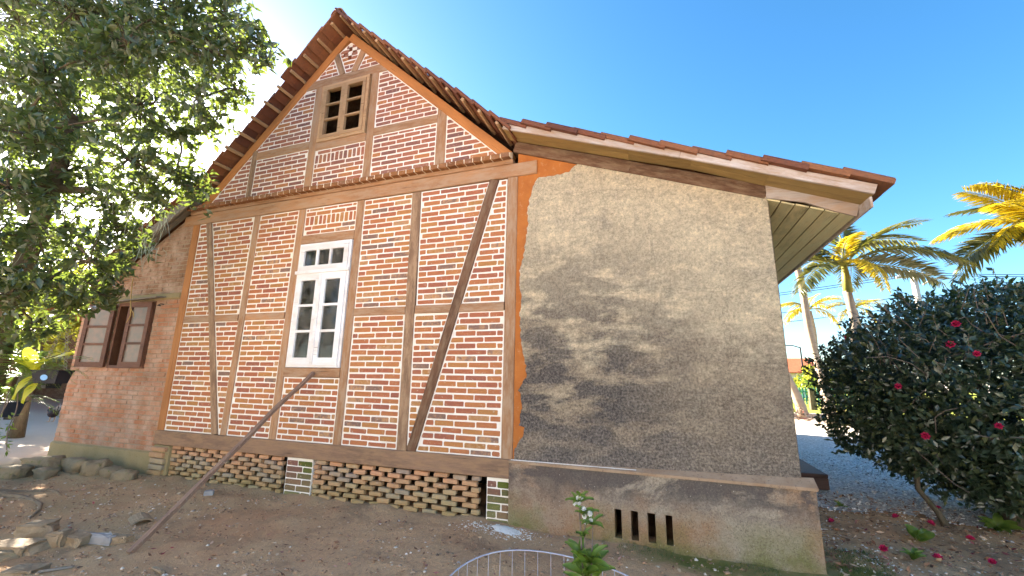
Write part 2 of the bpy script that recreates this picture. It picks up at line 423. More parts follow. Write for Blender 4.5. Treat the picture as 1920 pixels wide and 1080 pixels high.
M_petalw = simple('white_petal', (0.8, 0.8, 0.78), (0.85, 0.85, 0.82), 30, 0.6)
M_litter = None
def litter(name, stops):
    g = G(name, 0.85, 0.15)
    g.col(g.ramp(g.rnd_island(), stops))
    return g.m
M_litter = litter('leaf_litter', [(0.0, (0.16, 0.085, 0.055)), (0.35, (0.30, 0.16, 0.09)), (0.6, (0.42, 0.26, 0.15)), (0.85, (0.6, 0.46, 0.32)), (1.0, (0.26, 0.03, 0.05))])
M_pebble = litter('mixed_pebble', [(0.0, (0.16, 0.11, 0.08)), (0.4, (0.42, 0.29, 0.19)), (0.7, (0.56, 0.43, 0.31)), (0.9, (0.7, 0.62, 0.53))])
M_gravel = litter('grey_gravel', [(0.0, (0.24, 0.23, 0.225)), (0.5, (0.56, 0.54, 0.52)), (0.85, (0.70, 0.68, 0.65)), (1.0, (0.82, 0.8, 0.77))])
M_stone = simple('mossy_stone', (0.27, 0.205, 0.13), (0.36, 0.28, 0.18), 5, 0.95, 1.0, 16, c2=(0.17, 0.18, 0.05), dist=0.03)
M_rubble = simple('dusty_rubble', (0.40, 0.30, 0.195), (0.30, 0.215, 0.135), 6, 0.95, 0.9, 24, c2=(0.3, 0.24, 0.15), dist=0.02)
M_slate = simple('blue_grey_slab', (0.30, 0.29, 0.29), (0.38, 0.36, 0.35), 6, 0.9, 0.5, 30)
M_planter = simple('black_plastic_planter', (0.012, 0.013, 0.018), (0.02, 0.021, 0.028), 5, 0.5)
M_planterb = simple('navy_plastic_planter', (0.02, 0.03, 0.05), (0.03, 0.04, 0.065), 5, 0.5)
M_sticker = simple('blue_sticker', (0.18, 0.40, 0.72), (0.22, 0.45, 0.78), 60, 0.5)
M_chain = simple('grey_chain', (0.22, 0.2, 0.18), (0.3, 0.28, 0.25), 20, 0.6)
M_wire = simple('bluish_wire', (0.42, 0.42, 0.52), (0.55, 0.54, 0.6), 12, 0.4, spec=0.5)
M_conc = simple('pale_concrete', (0.46, 0.40, 0.34), (0.55, 0.48, 0.41), 3, 0.9)
M_cable = simple('black_cable', (0.03, 0.03, 0.035), (0.04, 0.04, 0.045), 5)
M_redroof = simple('red_roof', (0.45, 0.12, 0.05), (0.5, 0.16, 0.07), 4)
M_housewall = simple('cream_wall', (0.65, 0.58, 0.48), (0.7, 0.64, 0.55), 2)
M_green = simple('green_paint', (0.05, 0.22, 0.13), (0.07, 0.27, 0.16), 4, 0.6)
M_hen = simple('black_feather', (0.02, 0.015, 0.018), (0.05, 0.03, 0.03), 20, 0.6)
M_henw = simple('grey_feather', (0.3, 0.29, 0.28), (0.4, 0.39, 0.37), 20, 0.7)
M_comb = simple('red_comb', (0.5, 0.02, 0.02), (0.55, 0.04, 0.03), 20, 0.6)
M_lawn = simple('sunny_lawn', (0.22, 0.26, 0.03), (0.30, 0.31, 0.04), 1.2, 0.95, 0.6, 9, c2=(0.20, 0.22, 0.03), dist=0.05)
M_doorstep = wood_mat('dark_step_board', (0.10, 0.06, 0.05), (0.07, 0.045, 0.04), (0.03, 0.02, 0.02), 0.2, 0.6)

def ground_mat():
    g = G('trodden_earth', 0.97, 0.1)
    p = g.pos()
    x, y, z = g.sep(p)
    a = g.noise(p, 0.9, 7, 0.65, 0.3)
    b = g.noise(p, 3.2, 7, 0.7)
    f = g.noise(p, 28, 7, 0.75)
    s = g.noise(p, 90, 4, 0.7)
    c = g.mix(g.ramp(b, [(0.3, 0.0), (0.7, 1.0)]), (0.76, 0.48, 0.26), (0.66, 0.44, 0.245))
    c = g.mix(g.ramp(f, [(0.42, 0.0), (0.62, 0.7)]), c, (0.46, 0.30, 0.185))
    c = g.mix(g.ramp(s, [(0.54, 0.0), (0.64, 0.6)]), c, (0.66, 0.48, 0.32))
    c = g.mix(g.ramp(g.noise(p, 150, 3, 0.7), [(0.58, 0.0), (0.66, 0.6)]), c, (0.17, 0.105, 0.07))
    w2 = g.noise(p, 0.55, 6, 0.62, 0.6)
    c = g.mix(g.ramp(w2, [(0.42, 0.0), (0.6, 0.6)]), c, (0.58, 0.30, 0.16))
    w3 = g.noise(g.mapping(p, (1, 1, 1), (4, 7, 0)), 1.7, 7, 0.68, 0.4)
    c = g.mix(g.ramp(w3, [(0.52, 0.0), (0.66, 0.65)]), c, (0.25, 0.165, 0.105))
    # mossy olive tint where the tree drips
    mz = g.ramp(g.math('DIVIDE', g.math('ADD', x, 9.0), 8.0), [(0.25, 0.75), (0.8, 0.0)])
    c = g.mix(g.math('MULTIPLY', mz, g.ramp(a, [(0.35, 0.0), (0.6, 1.0)])), c, g.mix(f, (0.34, 0.265, 0.135), (0.56, 0.435, 0.255)))
    # moss at the foot of the plinth on the right
    d = g.math('ADD', g.math('MULTIPLY', b, 0.8), y)
    mx2 = g.math('MULTIPLY', g.ramp(g.math('DIVIDE', g.math('ADD', x, 0.8), 3.0), [(0.1, 0.0), (0.3, 1.0), (0.78, 1.0), (0.86, 0.0)]),
                 g.ramp(g.math('ADD', g.math('DIVIDE', d, 2.0), 0.5), [(0.42, 0.0), (0.55, 1.0), (0.78, 1.0), (0.9, 0.0)]))
    c = g.mix(g.math('MULTIPLY', mx2, g.ramp(a, [(0.3, 0.2), (0.55, 0.95)])), c, g.mix(f, (0.13, 0.145, 0.03), (0.25, 0.23, 0.06)))
    # away from the house: pale swept yard, begun behind the camera to bounce light
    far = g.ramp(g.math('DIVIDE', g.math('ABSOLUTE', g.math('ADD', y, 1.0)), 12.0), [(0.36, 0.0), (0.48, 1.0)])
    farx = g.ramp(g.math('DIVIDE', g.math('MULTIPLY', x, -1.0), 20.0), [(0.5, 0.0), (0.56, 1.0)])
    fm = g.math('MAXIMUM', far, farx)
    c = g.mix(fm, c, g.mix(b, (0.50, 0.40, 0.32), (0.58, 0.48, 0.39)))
    g.col(c)
    g.bump(g.math('ADD', f, g.math('MULTIPLY', s, 0.5)), 0.9, 0.02)
    return g.m
M_ground = ground_mat()
def yard_mat():
    g = G('gravel_yard', 0.95, 0.15)
    p = g.pos()
    x, y, z = g.sep(p)
    v = g.voro(p, 38, 'F1', 'Color')
    vd = g.voro(p, 38)
    sv = g.n.new('ShaderNodeSeparateColor'); g.l.new(v, sv.inputs[0])
    c = g.ramp(sv.outputs[0], [(0.0, (0.26, 0.25, 0.245)), (0.6, (0.60, 0.57, 0.54)), (1.0, (0.78, 0.75, 0.72))])
    n = g.noise(p, 0.7, 5)
    c = g.mix(g.ramp(n, [(0.45, 0.0), (0.7, 0.5)]), c, (0.52, 0.47, 0.40))
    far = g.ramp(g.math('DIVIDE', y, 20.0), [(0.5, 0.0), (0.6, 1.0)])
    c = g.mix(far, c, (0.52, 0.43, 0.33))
    g.col(c)
    g.bump(vd, 0.45, 0.015)
    return g.m
M_yard = yard_mat()

# ------------------------------------------------------------------ object helpers
WLOC = {}
def place(o, parent):
    if parent is not None:
        o.parent = parent
        o.matrix_parent_inverse = Matrix.Translation(-WLOC.get(parent.name, Vector((0, 0, 0))))
    return o
def tag(o, label=None, cat=None, group=None, kind=None):
    if label: o['label'] = label
    if cat: o['category'] = cat
    if group: o['group'] = group
    if kind: o['kind'] = kind
    return o
def thing(name, label, cat, loc=(0, 0, 0), group=None):
    o = bpy.data.objects.new(name, None)
    o.empty_display_size = 0.2
    COL.objects.link(o)
    o.location = loc
    WLOC[o.name] = Vector(loc)
    return tag(o, label, cat, group)
def mesh(name, V, F, mat, smooth=False):
    me = bpy.data.meshes.new(name)
    me.from_pydata([tuple(v) for v in V], [], F)
    me.materials.append(mat)
    if smooth:
        me.polygons.foreach_set('use_smooth', [True] * len(me.polygons))
    me.update()
    return me
def obj(name, data, parent=None, kind=None):
    o = bpy.data.objects.new(name, data)
    COL.objects.link(o)
    place(o, parent)
    if kind: o['kind'] = kind
    return o
def mobj(name, V, F, mat, parent=None, smooth=False, kind=None):
    return obj(name, mesh(name, V, F, mat, smooth), parent, kind)

class MB:
    def __init__(s):
        s.V = []; s.F = []
    def add(s, V, F):
        b = len(s.V)
        s.V.extend(V)
        s.F.extend([tuple(i + b for i in f) for f in F])
    def box(s, x0, x1, y0, y1, z0, z1):
        s.add([(x0, y0, z0), (x1, y0, z0), (x1, y1, z0), (x0, y1, z0), (x0, y0, z1), (x1, y0, z1), (x1, y1, z1), (x0, y1, z1)],
              [(0, 3, 2, 1), (4, 5, 6, 7), (0, 1, 5, 4), (1, 2, 6, 5), (2, 3, 7, 6), (3, 0, 4, 7)])
    def tube(s, pts, rad_, n=6, cap=True):
        V, F = tube(pts, rad_, n, cap)
        s.add(V, F)
    def build(s, name, mat, parent=None, smooth=False, kind=None):
        return mobj(name, s.V, s.F, mat, parent, smooth, kind)

def cbox(sx, sy, sz, b, jit=0.0):
    """box centred on the origin with chamfered edges"""
    hx, hy, hz = sx / 2, sy / 2, sz / 2
    V = []
    idx = {}
    for ix in (-1, 1):
        for iy in (-1, 1):
            for iz in (-1, 1):
                j = [random.uniform(-jit, jit) for _ in range(3)]
                for ax in range(3):
                    v = [ix * (hx - b) + j[0], iy * (hy - b) + j[1], iz * (hz - b) + j[2]]
                    v[ax] += (ix, iy, iz)[ax] * b
                    idx[(ix, iy, iz, ax)] = len(V)
                    V.append(tuple(v))
    F = []
    for ax in range(3):
        o1, o2 = [a for a in range(3) if a != ax]
        for sgn in (-1, 1):
            ring = []
            for a, c in ((-1, -1), (1, -1), (1, 1), (-1, 1)):
                k = [0, 0, 0]; k[ax] = sgn; k[o1] = a; k[o2] = c
                ring.append(idx[(*k, ax)])
            flip = (sgn > 0) == (ax == 1)
            F.append(tuple(ring[::-1] if flip else ring))
    for ax in range(3):                       # edges parallel to ax
        o1, o2 = [a for a in range(3) if a != ax]
        for a in (-1, 1):
            for c in (-1, 1):
                k0 = [0, 0, 0]; k1 = [0, 0, 0]
                k0[ax] = -1; k1[ax] = 1
                for k in (k0, k1): k[o1] = a; k[o2] = c
                F.append((idx[(*k0, o1)], idx[(*k1, o1)], idx[(*k1, o2)], idx[(*k0, o2)]))
    for ix in (-1, 1):
        for iy in (-1, 1):
            for iz in (-1, 1):
                F.append(tuple(idx[(ix, iy, iz, ax)] for ax in range(3)))
    return V, F
def fix_normals(me):
    bm = bmesh.new(); bm.from_mesh(me)
    bmesh.ops.recalc_face_normals(bm, faces=bm.faces)
    bm.to_mesh(me); bm.free()
def cbox_obj(name, c, s, mat, parent=None, b=0.006, rot=(0, 0, 0), jit=0.0):
    V, F = cbox(*s, min(b, min(s) * 0.4), jit)
    o = mobj(name, V, F, mat, parent)
    fix_normals(o.data)
    o.location = c
    o.rotation_euler = rot
    return o
def beam(name, p0, p1, w, y0, y1, mat, parent, b=0.007, jit=0.002):
    """timber in the facade plane from p0 to p1 (x,z), grain along its length; width jittered so it looks hewn"""
    d = Vector((p1[0] - p0[0], 0, p1[1] - p0[1]))
    L = d.length
    n = max(2, int(L / 0.35))
    hw, hy = w / 2, (y1 - y0) / 2
    V = []; F = []
    for i in range(n + 1):
        x = -L / 2 + L * i / n
        e = [random.uniform(-jit, jit) for _ in range(4)]
        zt, zb, yf = hw + e[0], -hw + e[1], -hy + e[2] * 0.5
        V += [(x, hy, zb), (x, yf + b, zb), (x, yf, zb + b), (x, yf, zt - b), (x, yf + b, zt), (x, hy, zt)]
    for i in range(n):
        for k in range(6):
            a = i * 6 + k; c = i * 6 + (k + 1) % 6
            F.append((a, a + 6, c + 6, c))
    F.append(tuple(range(6))); F.append(tuple(range(n * 6 + 5, n * 6 - 1, -1)))
    o = mobj(name, V, F, mat, parent)
    fix_normals(o.data)
    o.location = ((p0[0] + p1[0]) / 2, (y0 + y1) / 2, (p0[1] + p1[1]) / 2)
    o.rotation_euler = (0, -math.atan2(d.z, d.x), 0)
    return o
def tube(pts, radii, n=6, cap=True):
    pts = [Vector(p) for p in pts]
    if not hasattr(radii, '__len__'): radii = [radii] * len(pts)
    V = []; F = []
    t0 = (pts[1] - pts[0]).normalized()
    up = Vector((0, 0, 1)) if abs(t0.z) < 0.9 else Vector((1, 0, 0))
    u = t0.cross(up).normalized()
    for i, p in enumerate(pts):
        t = (pts[min(i + 1, len(pts) - 1)] - pts[max(i - 1, 0)])
        t = t.normalized() if t.length > 1e-9 else t0
        u = (u - t * u.dot(t))
        u = u.normalized() if u.length > 1e-6 else t.orthogonal().normalized()
        v = t.cross(u)
        for k in range(n):
            a = 2 * math.pi * k / n
            V.append(tuple(p + (u * math.cos(a) + v * math.sin(a)) * radii[i]))
    for i in range(len(pts) - 1):
        for k in range(n):
            a = i * n + k; b = i * n + (k + 1) % n
            F.append((a, b, b + n, a + n))
    if cap:
        F.append(tuple(range(n - 1, -1, -1)))
        F.append(tuple(range((len(pts) - 1) * n, len(pts) * n)))
    return V, F

def ico(r=1.0, sub=1):
    bm = bmesh.new()
    bmesh.ops.create_icosphere(bm, subdivisions=sub, radius=r)
    V = [tuple(v.co) for v in bm.verts]; F = [tuple(v.index for v in f.verts) for f in bm.faces]
    bm.free()
    return V, F
ICO1 = ico(1, 1)
ICO2 = ico(1, 2)
ICO3 = ico(1, 3)

# polygon helpers in the (x,z) facade plane
def clip_half(poly, a, b, c):
    """keep a*x+b*z<=c"""
    out = []
    for i in range(len(poly)):
        p, q = poly[i], poly[(i + 1) % len(poly)]
        dp = a * p[0] + b * p[1] - c; dq = a * q[0] + b * q[1] - c
        if dp <= 0: out.append(p)
        if (dp < 0 < dq) or (dq < 0 < dp):
            t = dp / (dp - dq)
            out.append((p[0] + t * (q[0] - p[0]), p[1] + t * (q[1] - p[1])))
    return out
def area(poly):
    return 0.5 * sum(poly[i][0] * poly[(i + 1) % len(poly)][1] - poly[(i + 1) % len(poly)][0] * poly[i][1] for i in range(len(poly)))
def halfplanes(poly, inset):
    if area(poly) < 0: poly = poly[::-1]
    hp = []
    for i in range(len(poly)):
        p, q = poly[i], poly[(i + 1) % len(poly)]
        dx, dz = q[0] - p[0], q[1] - p[1]
        L = math.hypot(dx, dz)
        if L < 1e-6: continue
        a, b = dz / L, -dx / L                  # outward normal for ccw
        hp.append((a, b, a * p[0] + b * p[1] - inset))
    return hp
def clip_poly(poly, hps):
    for h in hps:
        poly = clip_half(poly, *h)
        if len(poly) < 3: return []
    return poly
def prism(poly, y_front, y_back, ch=0.004, jit=0.0):
    """brick: polygon in facade plane with chamfered front edge"""
    if area(poly) < 0: poly = poly[::-1]
    # remove near duplicate points
    q = []
    for p in poly:
        if not q or math.hypot(p[0] - q[-1][0], p[1] - q[-1][1]) > 0.004: q.append(p)
    if len(q) > 2 and math.hypot(q[0][0] - q[-1][0], q[0][1] - q[-1][1]) < 0.004: q.pop()
    if len(q) < 3: return None
    if jit:
        r_ = []
        for i in range(len(q)):
            p, a, b = q[i], q[i - 1], q[(i + 1) % len(q)]
            k = random.uniform(.004, .011)
            for o_ in (a, b):
                L = math.hypot(o_[0] - p[0], o_[1] - p[1]); t = min(.3, k / max(L, 1e-6))
                r_.append((p[0] + (o_[0] - p[0]) * t, p[1] + (o_[1] - p[1]) * t))
        q = r_
    poly = [(p[0] + random.uniform(-jit, jit) * .7, p[1] + random.uniform(-jit, jit) * .7) for p in q]
    inn = clip_poly(poly, halfplanes(poly, ch))
    n = len(poly)
    cx = sum(p[0] for p in poly) / n; cz = sum(p[1] for p in poly) / n
    if len(inn) != n:
        inn = [(cx + (p[0] - cx) * 0.86, cz + (p[1] - cz) * 0.86) for p in poly]
    else:                                       # align start vertex
        k = min(range(n), key=lambda k: sum((inn[(i + k) % n][0] - poly[i][0]) ** 2 + (inn[(i + k) % n][1] - poly[i][1]) ** 2 for i in range(n)))
        inn = inn[k:] + inn[:k]
    V = [(p[0], y_back, p[1]) for p in poly] + [(p[0], y_front + ch, p[1]) for p in poly] + [(p[0], y_front + random.uniform(-.001, .001), p[1]) for p in inn]
    F = []
    for i in range(n):
        j = (i + 1) % n
        F.append((i, j, j + n, i + n))
        F.append((i + n, j + n, j + 2 * n, i + 2 * n))
    F.append(tuple(range(2 * n, 3 * n)))
    return V, F

def fbm(x, y, z=0.0, s=1.0):
    return noise.fractal(Vector((x * s, y * s, z * s)), 1.0, 2.0, 4)

# ------------------------------------------------------------------ the ground
def gh(x, y):
    """ground height"""
    near = 1.0 / (1.0 + (max(0.0, math.hypot(x + 2, y + 1) - 9.0) / 4.0) ** 2)
    h = -0.035 + near * (0.030 * fbm(x, y, 1.3, 0.7) + 0.018 * fbm(x, y, 4.1, 2.6) + 0.012 * fbm(x, y, 2.2, 8.0))
    if -7.3 < x < -1.2: h += 0.035 * math.exp(-(y / .16) ** 2) * (.6 + .8 * fbm(x, 0, 5, 2.0))
    h += 0.05 * math.exp(-((x + 8.7) ** 2 / 3.0 + (y + 0.35) ** 2 / 0.16))     # earth banked against the annex
    h += 0.10 * math.exp(-((x + 7.4) ** 2 + (y + 1.9) ** 2) / 0.9)             # root mound of the tree
    if x > 1.2: h += 0.015 * min(1.0, (x - 1.2)) * near
    return h
def span(a, b, step): return list(np.arange(a, b, step))
gx = [-1500, -700, -300, -150, -80, -50, -35, -26, -20, -17] + span(-15, -9.5, 0.25) + span(-9.5, 4.4, 0.055) + span(4.4, 9, 0.35) + [10, 12, 15, 20, 30, 45, 70, 120, 250, 600, 1500]
gy = [-1500, -600, -250, -120, -60, -35, -22, -15, -11, -8, -6.5, -5.5] + span(-4.6, 0.6, 0.055) + span(0.6, 6, 0.2) + [6.5, 7.5, 9, 11, 14, 18, 24, 35, 55, 100, 220, 600, 1500]
GV = [(x, y, gh(x, y)) for y in gy for x in gx]
nx = len(gx)
GF = [(j * nx + i, j * nx + i + 1, (j + 1) * nx + i + 1, (j + 1) * nx + i) for j in range(len(gy) - 1) for i in range(nx - 1)]
ground = mobj('ground', GV, GF, M_ground, smooth=True, kind='structure')

# gravel yard to the right of the house (ragged near edge), pale strip and lawn behind
def sheet(name, xs, ys, zf, mat, inside=None):
    V = [(x, y, zf(x, y)) for y in ys for x in xs]
    n = len(xs)
    F = []
    for j in range(len(ys) - 1):
        for i in range(n - 1):
            if inside is None or inside((xs[i] + xs[i + 1]) / 2, (ys[j] + ys[j + 1]) / 2):
                F.append((j * n + i, j * n + i + 1, (j + 1) * n + i + 1, (j + 1) * n + i))
    return mobj(name, V, F, mat, smooth=True, kind='structure')
yx = span(1.12, 6, 0.1) + [6.5, 7.5, 9, 12, 18, 30]
yy = span(0.6, 6, 0.1) + [6.5, 7.5, 9, 11, 13, 15, 17.5]
def yedge(x): return 2.05 + 0.28 * fbm(x, 0, 7, 0.9) + 0.10 * fbm(x, 0, 3, 4) - 0.10 * (x - 2)
sheet('gravel_yard', yx, yy, lambda x, y: gh(x, y) + 0.012, M_yard, lambda x, y: y > yedge(x))
sheet('lawn', [2.0, 8, 16, 30, 60, 120], [18.2, 24, 32, 45, 70, 110], lambda x, y: gh(x, y) + 0.03, M_lawn)
kerb = MB(); kerb.box(2, 30, 17.9, 18.2, -0.1, 0.16)
kerb.build('lawn_kerb', M_conc, kind='structure')

# ------------------------------------------------------------------ the house
house = thing('timber_house', 'half-timbered brick house with steep tiled gable, brick lean-to and stained plaster wing', 'house', (-4.5, 0, 0))
YF = -0.014                                    # front face of the timbers

def timber(kind, p0, p1, w, mat, yf=YF, back=0.11, label=None):
    o = beam(kind, p0, p1, w, yf, back, mat, house)
    if label: o['label'] = label
    return o
# lower storey
timber('post', (-7.365, 0.63), (-7.385, 3.975), 0.155, M_wood_orange)
timber('post', (-6.02, 0.63), (-5.985, 3.975), 0.118, M_wood)
timber('post', (-5.085, 0.63), (-5.058, 3.975), 0.125, M_wood)
timber('post', (-3.985, 0.63), (-3.972, 3.975), 0.125, M_wood)
timber('post', (-3.015, 0.63), (-3.045, 3.975), 0.138, M_wood_grey)
timber('post', (-1.665, 0.63), (-1.648, 3.985), 0.135, M_wood)
timber('tie_beam', (-7.68, 4.068), (-1.33, 4.078), 0.178, M_wood, YF - 0.012, 0.16)
timber('sill_beam', (-7.435, 0.525), (-1.628, 0.535), 0.20, M_wood_sill, YF - 0.022, 0.16)
for a, b in ((-7.29, -6.08), (-5.92, -5.15), (-3.91, -3.10), (-2.95, -1.735)):
    timber('rail', (a, 2.343), (b, 2.338), 0.106, M_wood)
timber('window_head', (-4.995, 3.474), (-4.036, 3.472), 0.135, M_wood, YF - 0.002)
timber('window_sill', (-5.02, 1.528), (-4.047, 1.53), 0.128, M_wood, YF - 0.002)
timber('brace', (-7.083, 3.975), (-6.18, 0.63), 0.116, M_wood_grey, YF - 0.010, 0.07)
timber('brace', (-1.894, 3.98), (-2.882, 0.63), 0.122, M_wood_dark, YF - 0.014, 0.07)
timber('wall_plate', (-7.54, 4.190), (-1.64, 4.196), 0.060, M_wood, -0.045, 0.11)
# gable
RT = 0.13
timber('principal_rafter', (-7.30, 4.285), (-4.545, 6.905), RT, M_wood_orange, YF - 0.012, 0.15)
timber('principal_rafter', (-1.70, 4.285), (-4.49, 6.905), RT, M_wood_orange, YF - 0.010, 0.15)
timber('collar_beam', (-5.32, 6.163), (-3.70, 6.160), 0.148, M_wood)
timber('gable_post', (-5.030, 4.34), (-5.026, 6.09), 0.142, M_wood)
timber('gable_post', (-3.935, 4.34), (-3.935, 6.09), 0.126, M_wood)
timber('gable_post', (-6.28, 4.34), (-6.265, 5.17), 0.106, M_wood_grey)
timber('gable_post', (-2.718, 4.34), (-2.720, 5.235), 0.146, M_wood)
timber('gable_rail', (-6.215, 5.067), (-5.10, 5.067), 0.136, M_wood)
timber('gable_rail', (-3.872, 5.067), (-2.79, 5.064), 0.126, M_wood)
timber('window_sill', (-4.957, 5.012), (-3.998, 5.008), 0.128, M_wood)
timber('short_brace', (-4.765, 6.64), (-4.59, 6.235), 0.098, M_wood_grey)
timber('short_brace', (-4.192, 6.645), (-4.368, 6.235), 0.112, M_wood)

# --- brick panels
CRS, PIT, MJ = 0.0752, 0.272, 0.017
CAND = []            # (pixel area, verts, faces, panel, style)
def px_area(V):
    xs = []; zs = []
    for v in V:
        d = Vector(v) - CAM_P
        c = (r0.dot(d), r1.dot(d), r2.dot(d))
        xs.append(c[0] / c[2] * FPX); zs.append(c[1] / c[2] * FPX)
    return (max(xs) - min(xs)) * (max(zs) - min(zs))
def rafter_clip(inset):
    # inner edges of the two principal rafters
    s = math.hypot(0.951, 1)
    return None
def panel(poly, style='low', soldier=None, phase=0.0, holes=(), x0=None, z0=None, m=MJ):
    if area(poly) < 0: poly = poly[::-1]
    V = [(p[0], 0.0, p[1]) for p in poly] + [(p[0], 0.11, p[1]) for p in poly]
    n = len(poly)
    F = [tuple(range(n)), tuple(range(2 * n - 1, n - 1, -1))] + [(i + n, (i + 1) % n + n, (i + 1) % n, i) for i in range(n)]
    if holes: V, F = [], []
    pan = None
    if not holes:
        pan = mobj('brick_panel', V, F, M_mortar, house)
    else:
        pan = holes_panel(poly, holes)
    hps = halfplanes(poly, m)
    xa = min(p[0] for p in poly); xb = max(p[0] for p in poly)
    za = min(p[1] for p in poly); zb = max(p[1] for p in poly)
    if x0 is None: x0 = xa
    z = (za if z0 is None else z0) + m * 0.6
    row = 0
    def emit(a, b, c, d):
        rect = [(a, c), (b, c), (b, d), (a, d)]
        q = clip_poly(rect, hps)
        if len(q) < 3 or abs(area(q)) < 0.0011: return
        bx = max(p[0] for p in q) - min(p[0] for p in q); bz = max(p[1] for p in q) - min(p[1] for p in q)
        if bx < 0.028 or bz < 0.02: return
        for h in holes:
            if a < h[1] and b > h[0] and c < h[3] and d > h[2]: 
                for hp_, keep in (((1, 0, h[0]), a < h[0] - .03), ((-1, 0, -h[1]), b > h[1] + .03)):
                    if keep:
                        qq = clip_half(q, *hp_)
                        if len(qq) >= 3 and abs(area(qq)) > 0.001:
                            r = prism(qq, -0.006, 0.02, 0.004, 0.0015)
                            if r: CAND.append((px_area(r[0]), r[0], r[1], pan, style))
                return
        r = prism(q, -0.0028 + random.uniform(-0.0015, 0.001), 0.02, 0.002, 0.0030)
        if r: CAND.append((px_area(r[0]), r[0], r[1], pan, style))
    while z < zb - 0.02:
        if soldier and abs(z - soldier) < CRS * 0.5:
            H = 2 * CRS - 0.014
            x = xa + m
            k = 0
            while x < xb:
                w = 0.058 + random.uniform(-.006, .006)
                emit(x, x + w, z + random.uniform(-.004, .004), z + H + random.uniform(-.006, .004))
                x += w + 0.022
            z += 2 * CRS
            row += 1
            continue
        x = x0 - PIT + phase * PIT + (row % 2) * PIT * 0.5 + random.uniform(-0.03, 0.03)
        hgt = 0.0555
        while x < xb:
            L = PIT - 0.017 + random.uniform(-0.012, 0.010)
            dz = random.uniform(-0.0025, 0.0025)
            emit(x, x + L, z + dz, z + hgt + dz + random.uniform(-0.003, 0.003))
            x += L + 0.0165
        z += CRS
        row += 1
    return pan
def holes_panel(poly, holes):
    """mortar with square openings right through: grid cells minus the holes, clipped to the outline"""
    xs = sorted({-99.0, 99.0} | {h[0] for h in holes} | {h[1] for h in holes})
    zs = sorted({-99.0, 99.0} | {h[2] for h in holes} | {h[3] for h in holes})
    b = MB()
    hp = halfplanes(poly, 0)
    for i in range(len(xs) - 1):
        for k in range(len(zs) - 1):
            mx, mz = (xs[i] + xs[i + 1]) / 2, (zs[k] + zs[k + 1]) / 2
            if any(h[0] < mx < h[1] and h[2] < mz < h[3] for h in holes): continue
            q = clip_poly([(xs[i], zs[k]), (xs[i + 1], zs[k]), (xs[i + 1], zs[k + 1]), (xs[i], zs[k + 1])], hp)
            if len(q) < 3: continue
            n = len(q)
            b.add([(p[0], 0, p[1]) for p in q], [tuple(range(n))])
    rv = MB()
    for h in holes:
        rv.add([(h[0], 0, h[2]), (h[1], 0, h[2]), (h[1], 0, h[3]), (h[0], 0, h[3]), (h[0], .11, h[2]), (h[1], .11, h[2]), (h[1], .11, h[3]), (h[0], .11, h[3])],
              [(0, 1, 5, 4), (1, 2, 6, 5), (2, 3, 7, 6), (3, 0, 4, 7)])
    pn = b.build('brick_panel', M_mortar, house)
    rv.build('vent_reveal', M_brick_top, pn)
    return pn

def lerp(a, b, t): return a + (b - a) * t
def bl(z): return lerp(-6.18, -7.083, (z - 0.63) / 3.345)     # brace centre lines
def br_(z): return lerp(-2.882, -1.894, (z - 0.63) / 3.35)
ZR = ((0.63, 2.29), (2.392, 3.975))
bwl, bwr = 0.060, 0.064
for (a, b), dn in ((ZR[0], 0), (ZR[1], 1)):
    panel([(-7.29, a), (bl(a) - bwl, a), (bl(b) - bwl, b), (-7.305, b)], phase=0.1)
    if bl(a) + bwl < -6.09:
        panel([(bl(a) + bwl, a), (-6.075, a), (-6.055, b), (bl(b) + bwl, b)] , phase=0.4)
    else:
        zc = a
        while bl(zc) + bwl > -6.085: zc += 0.02
        panel([(bl(zc) + bwl, zc), (-6.07, zc), (-6.06, b), (bl(b) + bwl, b)], phase=0.4)
    panel([(-5.955, a), (-5.15, a), (-5.13, b), (-5.935, b)], phase=0.2)
    panel([(-3.92, a), (-3.087, a), (-3.105, b), (-3.912, b)], phase=0.55)
    panel([(max(-2.943, -9), a), (br_(a) - bwr, a), (br_(b) - bwr, b), (-2.975, b)] if dn else [(-2.945, a + 0.06), (br_(a + .06) - bwr + .012, a + 0.06), (br_(b) - bwr, b), (-2.962, b)], phase=0.05, x0=-2.96)
    panel([(br_(a) + bwr, a), (-1.735, a), (-1.722, b), (br_(b) + bwr, b)], phase=0.35, x0=-2.96)
panel([(-5.02, 0.63), (-4.048, 0.63), (-4.045, 1.464), (-5.01, 1.464)], phase=0.3)
panel([(-4.99, 3.542), (-4.036, 3.54), (-4.036, 3.975), (-4.99, 3.975)], phase=0.2, soldier=3.542 + MJ * .6 + 2 * CRS)

# gable panels; inner faces of the rafters
def rl(z): return -4.545 - (6.905 - z) / 0.951 + 0.093         # left inner edge x at z
def rr(z): return -4.49 + (6.905 - z) / 0.939 - 0.093
zt = 4.335
panel([(rl(zt), zt), (-6.335, zt), (-6.322, min(5.12, 5.2)), (rl(5.12), 5.12)], 'top', phase=0.2)
panel([(-6.225, zt), (-5.102, zt), (-5.100, 4.997), (-6.214, 4.997)], 'top', phase=0.5)
panel([(-6.20, 5.137), (-5.100, 5.137), (-5.098, 6.088), (rl(6.088), 6.088), (rl(5.16), 5.16)], 'top', phase=0.1)
panel([(-4.958, zt), (-4.0, zt), (-3.999, 4.944), (-4.957, 4.944)], 'top', phase=0.35, soldier=zt + MJ * .6 + 5 * CRS)
panel([(-3.871, zt), (-2.793, zt), (-2.793, 5.0), (-3.871, 5.0)], 'top', phase=0.6)
panel([(-3.871, 5.131), (-2.795, 5.131), (-2.795, 6.905 - (-2.795 + 4.49 + 0.093) * 0.939), (rr(6.085), 6.085), (-3.871, 6.085)], 'top', phase=0.15)
